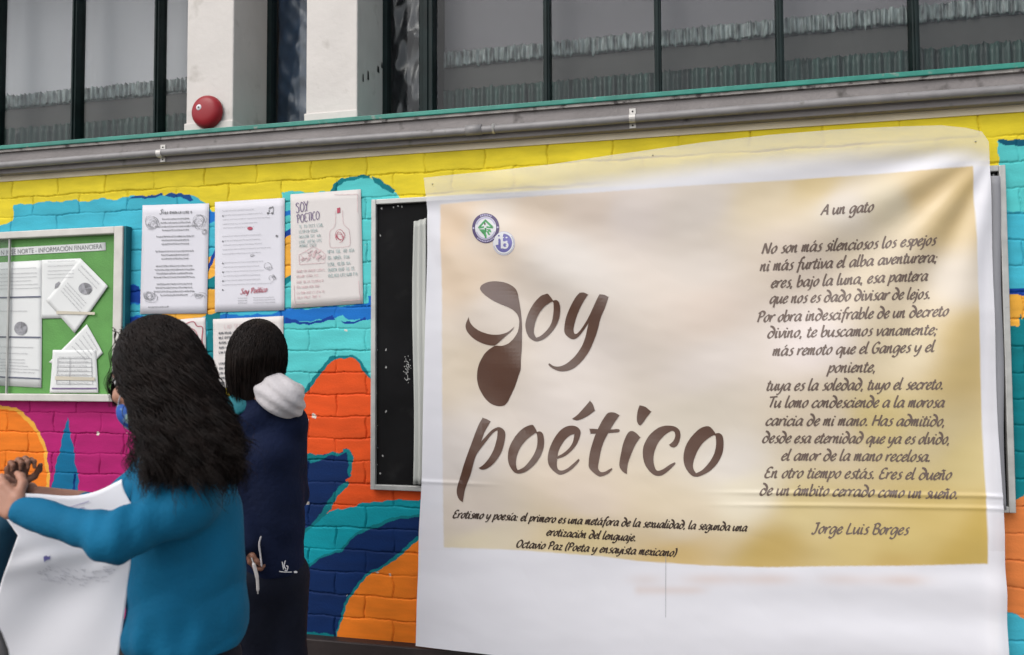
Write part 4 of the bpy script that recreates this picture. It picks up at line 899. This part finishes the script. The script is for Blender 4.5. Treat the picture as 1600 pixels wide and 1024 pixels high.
def hand_prims(wr, d, nrm_, side, curl=.6, s=1.0, spread=1.0):
    """wrist, pointing direction, palm normal (fingers curl towards it), thumb side +1/-1 along cross(d, n)"""
    d = nrm(d); n = nrm(nrm_-d*np.dot(nrm_, d)); l = np.cross(d, n); pr = []
    for i in range(4):
        o = (i-1.5)*.0195*s*side*-1; base = wr+d*(.082-.004*abs(i-1.2))*s+l*o
        pr.append(cone(wr+d*.012*s+l*o*.7, base, .0135*s, .0115*s))
        a_ = curl*.5; q = base; L3 = [(.041, .026, .021), (.045, .030, .023), (.042, .028, .022), (.033, .021, .019)][i]; r = .0088*s
        for k, L in enumerate(L3):
            dr = d*math.cos(a_)+n*math.sin(a_)+l*(o*3.0*spread if k == 0 else 0); q2 = q+nrm(dr)*L*s; pr.append(cone(q, q2, r, r*.9)); q = q2; r *= .9; a_ += curl*(.9 if i else .8)+.05*i
    tb = wr+d*.022*s+l*side*.024*s; t1 = tb+nrm(d*.6+l*side*.75+n*.35)*.042*s; t2 = t1+nrm(d*.85+l*side*.2+n*.5)*.032*s; t3 = t2+nrm(d*.9-l*side*.1+n*.5)*.024*s
    pr += [cone(wr+d*.01*s, tb, .016*s, .0145*s), cone(tb, t1, .0145*s, .011*s), cone(t1, t2, .0105*s, .0098*s), cone(t2, t3, .0098*s, .0078*s)]
    return pr
def strands(name, roots, path, n, material, parent, rad=.0012):
    """roots (N,3) and path(t) -> (N,3) for t in 0..1"""
    Q = np.stack([path(t) for t in np.linspace(0, 1, n)], 1); N = len(Q)
    T = np.gradient(Q, axis=1); T /= np.linalg.norm(T, axis=2)[..., None]+1e-9
    a = np.cross(T, np.array([.3, .8, .2])); a /= np.linalg.norm(a, axis=2)[..., None]+1e-9; b = np.cross(T, a)
    r = rad*(1-.75*np.linspace(0, 1, n)**3)[None, :, None]*np.ones((N, 1, 1))
    ring_ = [Q+r*(math.cos(k)*a+math.sin(k)*b) for k in (0, 2.094, 4.189)]
    V = np.stack(ring_, 2).reshape(-1, 3); i = np.arange(N)[:, None, None]; j = np.arange(n-1)[None, :, None]; k = np.arange(3)[None, None, :]
    base = (i*n+j)*3; q = np.stack([base+k, base+(k+1) % 3, base+3+(k+1) % 3, base+3+k], -1).reshape(-1, 4)
    return mesh_np(name, V, q, material, parent)
def legs(hipc, fdir, parent, pants, foot_z=0.0, hw=.085, rad=(.095, .07, .06), skirt=0.0):
    f = nrm(fdir); l = nrm(np.cross(ZU, f)); pr = [ell(hipc, (hw+.055, hw+.05, .11))]
    for sgn in (-1, 1):
        h = hipc+l*sgn*hw-ZU*.03; kn = np.array([*(h+f*.02+l*sgn*.005)[:2], hipc[2]*.54]); an = np.array([*(h-f*.02+l*sgn*.01)[:2], .07])
        pr += [cone(h, kn, rad[0], rad[1]), cone(kn, an, rad[1], rad[2])]
        o = surf('shoe', [cone(an+[0, 0, -.025]-f*.02, an-ZU*.035+f*.06, .042, .036), cone(an-ZU*.035+f*.06, an-ZU*.042+f*.13, .038, .026), cone(an, an-ZU*.02, .045, .045)], .02, .008, M['shoe'], parent, cut=lambda p: .004-p[..., 2])
    return surf('trousers', pr, .05, .012, pants, parent, folds(.004, 26, 9))

# ---- girl in the teal jacket
g1 = empty('person', (G(290, 1000, 2.0)[0], G(290, 1000, 2.0)[1], 0), 'girl with long dark curly hair in a teal blue jacket holding a large white sheet', 'person')
h1 = G(238, 592, 2.0); f1 = nrm(-RH*.90+AW*.42-ZU*.22)
at1, R1 = head(h1, f1, g1, M['skin'])
chest, waist, hip = G(288, 800, 2.02), G(290, 925, 2.03), G(292, 985, 2.03)
shL, shR = G(300, 780, 1.90), G(252, 750, 2.17); elL, wrL = G(180, 840, 1.76), G(34, 800, 1.80)
elR, wrR = G(150, 812, 2.20), G(58, 771, 2.1)
jk = [cone(G(275, 735, 2.03), chest, .085, .135), cone(chest, waist, .135, .135), cone(waist, hip, .132, .138), cone(shL, shR, .072, .07), cone(G(262, 690, 2.01), G(270, 735, 2.03), .066, .08),
      cone(shL, elL, .068, .052), cone(elL, wrL+(elL-wrL)*.02, .052, .035), cone(shR, elR, .075, .06), cone(elR, G(128, 788, 2.16), .058, .035), cone(G(326, 770, 2.0), G(332, 950, 2.02), .075, .088), ell(hip, (.148, .14, .06))]
def fold1(p):
    arm = np.exp(-(np.linalg.norm(p-elL, axis=-1)/.11)**2); q = (p-elL) @ nrm(wrL-shL)
    n_ = snoise(p*np.array([1, 1, .6]), 12, 22); drag = np.abs(snoise(np.stack([(p-shL) @ nrm(elL-shL)*.5, (p-shL) @ RH*.2, p[..., 2]*.9-(p @ RH)*.55], -1), 17, 34))
    return .006*n_-(.017-.010*arm)*(drag-.35)+folds(.0018, 60, 13)(p)+.0035*arm*np.sin(q*110+2*n_)+.004*np.exp(-((p[..., 2]-hip[2]-.02)/.05)**2)*np.sin((p @ RH)*90)
surf('jacket', jk, .04, .0065, M['teal_jacket'], g1, fold1, cut=lambda p: (hip[2]-.035)-p[..., 2])
legs(hip+[0, 0, -.07], -RH*.85+AW*.5, g1, M['navy_pants'], hw=.065, rad=(.085, .068, .06))
hl = surf('hand', hand_prims(wrL+nrm(wrL-elL)*.012, nrm(wrL-elL)*1.0+ZU*.45, AW*.8-RH*.3, -1, 1.15, .88), .008, .003, M['skin'], g1)
surf('forearm', [cone(G(128, 782, 2.16), wrR, .026, .019)], .01, .004, M['skin'], g1)
surf('hand', hand_prims(wrR, -RH*.9-ZU*.15, -AW, 1, .9, .8), .008, .003, M['skin'], g1)
mk = surf('face_mask', [ell(at1(.062, 0, -.072), (.052, .058, .05), R1), cone(at1(.10, 0, -.03), at1(.09, 0, -.10), .02, .02)], .02, .005, M['mask'], g1)
b = MB()
for sgn in (-1, 1): b.tube(catmull([at1(.07, sgn*.054, -.05), at1(.03, sgn*.075, -.03), at1(-.008, sgn*.088, .012)], 5), .0018, 6)
b.build('ear_loop', M['logo_white'], mk)
# hair: a soft core and curling locks
A1 = lambda dx, dy, dz=0: h1+RH*dx-ZU*dy+AW*dz
core = [ell(at1(-.034, 0, .05), (.100, .096, .105), R1), cone(G(272, 600, 1.99), G(284, 660, 1.96), .082, .08), cone(G(282, 655, 1.94), G(284, 700, 1.87), .075, .055), cone(G(322, 655, 1.95), G(334, 700, 1.89), .055, .05), cone(G(246, 660, 1.93), G(238, 700, 1.87), .038, .026)]
hc = surf('hair', core, .04, .007, M['hair'], g1, lambda p: .006*snoise(p*np.array([1, 1, .4]), 31, 60)+.003*snoise(p*np.array([1, 1, .5]), 32, 140))
NL, NS = 230, 30; r = np.random.default_rng(5)
th = r.uniform(0, 2*np.pi, NL); ph = np.arccos(r.uniform(-.2, 1, NL))
loc = np.stack([np.sin(ph)*np.cos(th), np.sin(ph)*np.sin(th), np.cos(ph)], -1)
front = (loc[:, 0] > .45) & (loc[:, 2] < .30); loc[front, 0] *= -1
cl = r.random((NL, 5)); rep = lambda a_: np.repeat(a_, NS, 0)
loc = rep(loc)+np.random.default_rng(9).normal(size=(NL*NS, 3))*.13; loc /= np.linalg.norm(loc, axis=1)[:, None]; cl = rep(cl); N = NL*NS
root = at1(-.032, 0, .05)+(loc*np.array([.106, .099, .110])) @ R1
on = loc @ R1; lk = on.reshape(NL, NS, 3).mean(1); lk = rep(lk/np.linalg.norm(lk, axis=1)[:, None])
side = lk @ RH; dep = lk @ AW
fw_ = np.clip(rep(loc.reshape(NL, NS, 3).mean(1))[:, 0]-.1, 0, 1)
def Gv(px, py, dp): return CAM+dp[:, None]*(FW+RT*((px-800)/FPX)[:, None]+UP*((512-py)/FPX)[:, None])
jit = r.normal(size=(N, 3))
tip = Gv(294+82*side+30*(cl[:, 0]-.5), 738+62*(cl[:, 1]-.55)-14*np.abs(side)-22*np.maximum(side-.5, 0), 1.855+.075*dep+.03*(cl[:, 2]-.5))+jit*.006-ZU*(.02*np.abs(jit[:, 2:3]))
mid = Gv(291+60*side+14*(cl[:, 3]-.5), 648+14*cl[:, 3], 1.935+.075*dep-.02*(cl[:, 0]-.5))+jit*.010
phs = cl[:, 0]*6.28+r.normal(size=N)*.16; fr = 2.6+2.2*cl[:, 2]
def path1(t):
    b = (1-t)**3*root.T+3*(1-t)**2*t*(root+on*.032-ZU*(.03*(1-loc[:, 2:3]))-f1*(fw_*.05)[:, None]).T+3*(1-t)*t*t*mid.T+t**3*tip.T; b = b.T
    am = (.004+.013*t)*min(1, t*3)*(.5+.9*cl[:, 4])
    return b+am[:, None]*(np.cos(fr*6.28*t+phs)[:, None]*RH+np.sin(fr*6.28*t+phs)[:, None]*AW)
strands('hair_locks', root, path1, 56, M['hair'], hc, .0013)
nf = 260; kf = np.random.default_rng(12).integers(0, N, nf); rf_ = np.random.default_rng(13).normal(size=(nf, 3))
def path4(t): return path1(t)[kf]+rf_*(.020*t**1.5)+RH*(.006*np.sin(9*t+rf_[:, 0]*6)[:, None]*t)
strands('loose_hairs', root[kf], path4, 40, M['hair'], hc, .0008)
# fringe lock in front of the face
N2 = 130; r = np.random.default_rng(6); rt0 = at1(.035, 0, .142)+(r.normal(size=(N2, 3))*[.022, .026, .006]); w0 = r.normal(size=N2)
sg = np.where(r.random(N2) < .5, 1.0, -1.0)
def path2(t):
    e = np.array([at1(.035+.132*math.sin(t*1.9), 0, .142-.185*t*(.7+.3*t))])
    return rt0*(1-t)+(e+(R1[1]*(.013*w0-.012)[:, None]))*t+.007*t*(np.cos(22*t+w0*.8)[:, None]*f1+np.sin(22*t+w0*.8)[:, None]*R1[1])+r.normal(size=(N2, 3))*.0004
strands('fringe', rt0, path2, 30, M['hair'], hc, .0014)

# ---- girl in the navy jacket
D2 = 2.76
g2 = empty('person', (G(425, 1000, D2)[0], G(425, 1000, D2)[1], 0), 'girl in a navy jacket with a white hood seen from behind, reading the posters', 'person')
h2 = G(401, 562, D2); f2 = nrm(-RH*.55+AW*.83)
at2, R2_ = head(h2, f2, g2, M['skin'], .98, .115)
c2, w2, p2_ = G(424, 705, D2), G(424, 820, D2), G(424, 880, D2)
sL, sR = G(384, 662, D2-.02), G(452, 662, D2+.0); eL, wL = G(376, 770, D2-.06), G(388, 852, D2-.12); eR, wR = G(474-14, 775, D2+.08), G(440, 790, D2+.28)
jk2 = [cone(G(414, 645, D2), c2, .075, .112), cone(c2, w2, .112, .112), cone(w2, p2_, .112, .115), cone(sL, sR, .07, .066), cone(sL, eL, .064, .052), cone(eL, wL, .052, .04), cone(sR, eR, .062, .05), cone(eR, wR, .05, .04), cone(G(394, 622, D2-.02), G(402, 648, D2-.025), .066, .078)]
j2 = surf('jacket', jk2, .022, .008, M['navy'], g2, lambda p: folds(.004, 34, 21)(p)-.008*(np.abs(snoise(np.stack([(p @ RH)*.8+p[..., 2]*.5, p[..., 2]*.6, (p @ AW)*.4], -1), 23, 40))-.3), cut=lambda p: (p2_[2]-.03)-p[..., 2])
yk = surf('shoulder_yoke', [cone(G(396, 632, D2-.015), G(368, 652, D2-.035), .07, .076)], .03, .006, M['teal_yoke'], j2, cut=lambda p: (p-G(386, 641, D2-.09)) @ nrm(RH*.5-ZU*.87))
hd = surf('hood', [cone(G(396, 609, D2-.075), G(430, 604, D2-.075), .013, .042), cone(G(432, 600, D2-.05), G(462, 612, D2-.02), .036, .03), cone(G(412, 614, D2-.085), G(446, 632, D2-.085), .03, .036), cone(G(446, 624, D2-.08), G(458, 636, D2-.06), .045, .04), ell(G(441, 620, D2-.085), (.078, .06, .062))], .025, .0045, M['hood'], j2,
          lambda p: .0028*np.sin(((p-G(440, 612, D2)) @ nrm(RH*.52+ZU*.85))*150+260*((p-G(436, 612, D2)) @ RH)**2)+.002*snoise(p, 77, 50))
legs(p2_+[0, 0, -.03], f2, g2, M['navy_pants'], hw=.056, rad=(.078, .068, .06))
surf('hand', hand_prims(wL, -ZU+RH*.1, RH*.7+AW*.3, 1, 1.0, .7), .008, .003, M['skin_brown'], g2)
surf('hand', hand_prims(wR, ZU*.6+AW*.7, -RH, 1, .7, .95), .008, .003, M['skin'], g2)
b = MB()
for q in ('393,872 398,888 402,905 403,928', ): b.tube([G(*z, D2-.19) for z in catmull(pts(q), 6)], [.002]*4+[.006]*8+[.005]*5+[.002]*2, 8)
b.build('ribbon', M['paper_warm'], label='small pale ribbon hanging from the hand of the navy jacket girl', cat='ribbon')
b = MB(); b.tube([G(*z, D2-.155) for z in catmull(pts('408,838 405,850 407,868 409,886'), 5)], [.0015]+[.003]*14+[.0015], 8); b.build('drawstring', M['hood'], j2, True)
# emblem on the jacket hem
def on_back(p, lift): return np.array([G(a, b_, D2-.128-lift) for a, b_ in p])
b = MB()
for q in ('441,878 443,890', '446,876 444,884 447,890', '447,884 450,886 448,892 445,891', '436,893 445,894 456,894'): ribbon(b, catmull(pts(q), 5), 1.6, 1.0, .5, on_back)
fill(b, disc(462, 894, 3.0, 10, 1.8), on_back, .001)
b.build('hem_emblem', M['logo_white'], j2)
core2 = [ell(at2(-.016, 0, .042), (.103, .089, .104), R2_), cone(h2+RH*.002, h2-ZU*.07-f2*.012, .088, .082), cone(h2-RH*.048-ZU*.05, G(374, 618, D2-.01), .04, .022), cone(h2+RH*.03-ZU*.06, h2+RH*.02-ZU*.095, .055, .04), cone(h2-ZU*.05-f2*.045, G(392, 618, D2-.045), .058, .04)]
hc2 = surf('hair', core2, .035, .006, M['hair'], g2, lambda p: .003*snoise(p*np.array([1, 1, .25]), 41, 110))
N3 = 2600; r = np.random.default_rng(15); th = r.uniform(0, 2*np.pi, N3); ph = np.arccos(r.uniform(-.1, 1, N3))
lo2 = np.stack([np.sin(ph)*np.cos(th), np.sin(ph)*np.sin(th), np.cos(ph)], -1); k_ = (lo2[:, 0] > .4) & (lo2[:, 2] < .6); lo2[k_, 0] *= -1
ro2 = at2(-.016, 0, .042)+(lo2*np.array([.1, .087, .102])) @ R2_; on2 = lo2 @ R2_; sd2 = on2 @ RH; dp2 = on2 @ AW
tp2 = h2+RH*(.074*sd2-.008)[:, None]-ZU*(.115+.03*(sd2 < -.3)+.020*r.normal(size=N3))[:, None]+AW*(.08*dp2)[:, None]
def path3(t): return ((1-t)**3*ro2.T+3*(1-t)**2*t*(ro2+on2*.03).T+3*(1-t)*t*t*(.3*ro2+.7*tp2+on2*.03+np.array([0, 0, .03])).T+t**3*tp2.T).T+.0016*t*np.sin(9*t+th*40)[:, None]*RH
strands('hair_locks', ro2, path3, 24, M['hair'], hc2, .001)

# ---- classmate at the far left, only a hand and a sleeve in the picture
D3 = 2.12
g3 = empty('person', (*G(-150, 900, D3)[:2], 0), 'classmate at the left edge, brown hand with black wristband and a dark teal sleeve', 'person')
h3 = G(-165, 585, D3); f3 = nrm(RH*.9+AW*.1)
at3, R3 = head(h3, f3, g3, M['skin_brown'])
c3, w3, p3_ = G(-165, 790, D3), G(-165, 900, D3), G(-165, 990, D3)
s3a, s3b = G(-150, 745, D3-.16), G(-155, 745, D3+.16); e3, wr3 = G(-12, 884, D3+.02), G(22, 765, D3-.06); e3b, wr3b = G(-120, 900, D3+.16), G(-45, 905, D3+.1)
j3 = surf('jacket', [cone(G(-160, 730, D3), c3, .08, .13), cone(c3, w3, .13, .13), cone(w3, p3_, .13, .14), cone(s3a, s3b, .075, .075), cone(s3a, e3, .07, .064), cone(e3, G(8, 815, D3-.03), .062, .046), cone(s3b, e3b, .07, .055), cone(e3b, wr3b, .055, .042)], .04, .01, mat('dark_teal_cloth', (.005, .06, .11), .75, var=.1, bump=.2), g3, folds(.005, 30, 51))
legs(p3_+[0, 0, -.02], f3, g3, M['navy_pants'])
surf('forearm', [cone(G(2, 850, D3), wr3, .036, .026)], .01, .005, M['skin_brown'], g3)
surf('hand', hand_prims(wr3, ZU*.95+RH*.12, RH*.7-AW*.5, 1, 1.25, .74), .007, .003, M['skin_brown'], g3)
surf('hand', hand_prims(wr3b, RH, ZU, 1, .6), .008, .003, M['skin_brown'], g3)
b = MB(); ax = nrm(wr3-e3); b.tube([wr3-ax*.016, wr3-ax*.012, wr3+ax*.016, wr3+ax*.02], [.027, .031, .031, .027], 18); b.build('wristband', M['black'], g3, True)
surf('hair', [ell(at3(-.02, 0, .045), (.108, .095, .106), R3), cone(at3(-.06, 0, 0), at3(-.07, 0, -.1), .07, .06)], .03, .008, M['hair'], g3, lambda p: .003*snoise(p, 61, 90))

# ---- the big drawing sheet held between them
top = catmull(pts('-16,771 20,771 60,772 110,775 150,768 190,749'), 10); n = len(top); K = 46; rows = []
rightx = np.interp(np.arange(K)/(K-1), [0, .1, .25, .6, 1], [191, 205, 212, 196, 178]); leftx = np.interp(np.arange(K)/(K-1), [0, .12, .2, .4, .75, 1], [-14, 10, 28, 4, -30, -60])
for k in range(K):
    t = k/(K-1); row = []
    for i in range(n):
        s_ = i/(n-1); x = top[i, 0]*(1-min(1, t*8))+(leftx[k]*(1-s_)+rightx[k]*s_)*min(1, t*8) if k else top[i, 0]
        y = top[i, 1]+t*330
        d = 1.935+.035*math.sin(s_*3.0)*(1-t)-.03*math.exp(-((t-.30)/.12)**2)*(.8+.2*math.sin(s_*5))+.004*math.sin(s_*9+t*7)*(1-abs(2*t-1))+.003*math.sin(t*46+s_*9)*math.exp(-((t-.30)/.10)**2)-.05*(1-s_)*(1-t)
        row.append(G(x, y, d))
    rows.append(row)
WS = np.array(rows)
shp = mesh_np('drawing_sheet', WS.reshape(-1, 3), grid_quads(K, n), M['sheet'])
shp.modifiers.new('thick', 'SOLIDIFY').thickness = .0012
tag(shp, 'large white drawing sheet hugged under the arm of the girl in teal', 'paper')
def on_sheet(q, lift):
    o = []
    for s_, t in q:
        fi, fk_ = np.clip(s_*(n-1), 0, n-1.001), np.clip(t*(K-1), 0, K-1.001); i, k = int(fi), int(fk_); a, c_ = fi-i, fk_-k
        o.append(WS[k, i]*(1-a)*(1-c_)+WS[k, i+1]*a*(1-c_)+WS[k+1, i]*(1-a)*c_+WS[k+1, i+1]*a*c_-FW*(lift+.0012))
    return np.array(o)
b = MB()
for q in ('.55,.055 .6,.05 .66,.042 .74,.035', '.60,.07 .64,.062 .69,.06'): ribbon(b, catmull(pts(q), 6), .006, .003, .5, on_sheet)
b.build('pencil_lines', M['logo_lilac'], shp)
b = MB(); fill(b, np.array(pts('.53,.055 .56,.05 .58,.058 .55,.07')), on_sheet, .0005); b.build('red_mark', M['ink_pink'], shp)
b = MB()
for k in range(70):
    s0 = .28+.62*random.random(); t0 = .335+.075*random.random()+.03*(s0-.3); L = .03+.05*random.random()
    ribbon(b, np.array([(s0-L*(1-q/5)*.6, t0+.012*(q/5)*random.uniform(.2, 1)) for q in range(6)]), .004, .002, .5, on_sheet)
b.build('pencil_shading', M['graphite'], shp)
b = MB(); fill(b, np.array(pts('.27,.300 .29,.292 .31,.300 .32,.292 .33,.31 .30,.315 .29,.325')), on_sheet, .0005); b.build('blue_mark', M['logo_indigo'], shp)

# ---- corner of a chair back close to the camera
chp = empty('chair', (*G(-60, 1010, 1.5)[:2], 0), 'dark charcoal chair back cutting the lower left corner of the photo', 'chair')
ch0 = G(-62, 1045, 1.5); l_, a_ = RH, AW
b = MB(); z1 = ch0[2]+.125
Q = []
for i in range(21):
    s_ = i/20*2-1
    for j in range(9):
        t = j/8; hw = .19*(1-.10*t**3); zz = .44+.0+(z1-.44)*(t*(1-.06*abs(s_)**6))
        Q.append(ch0*[1, 1, 0]+l_*(s_*hw-.052)+a_*(.04*(1-s_*s_)-.06*t)+ZU*(zz-(.12*max(0, abs(s_)-.55)**1.5 if j > 5 else 0)))
o = mesh_np('backrest', np.array(Q), grid_quads(21, 9), M['charcoal'], chp); o.modifiers.new('thick', 'SOLIDIFY').thickness = .012
c0 = ch0*[1, 1, 0]-l_*.07
Q = [c0+l_*(i/12*2-1)*.2+a_*(.02+j/12*.40)+ZU*(.445+.02*((i/6-1)**2)+.015*(j/12)) for i in range(13) for j in range(13)]
o = mesh_np('seat', np.array(Q), grid_quads(13, 13), M['charcoal'], chp); o.modifiers.new('thick', 'SOLIDIFY').thickness = .014
for sx in (-1, 1):
    for dy in (.05, .38): MB().tube([c0+l_*sx*.17+a_*dy+ZU*.44, c0+l_*sx*.2+a_*(dy+(.03 if dy > .2 else -.04))], .011, 10).build('leg', M['alu'], chp, True)
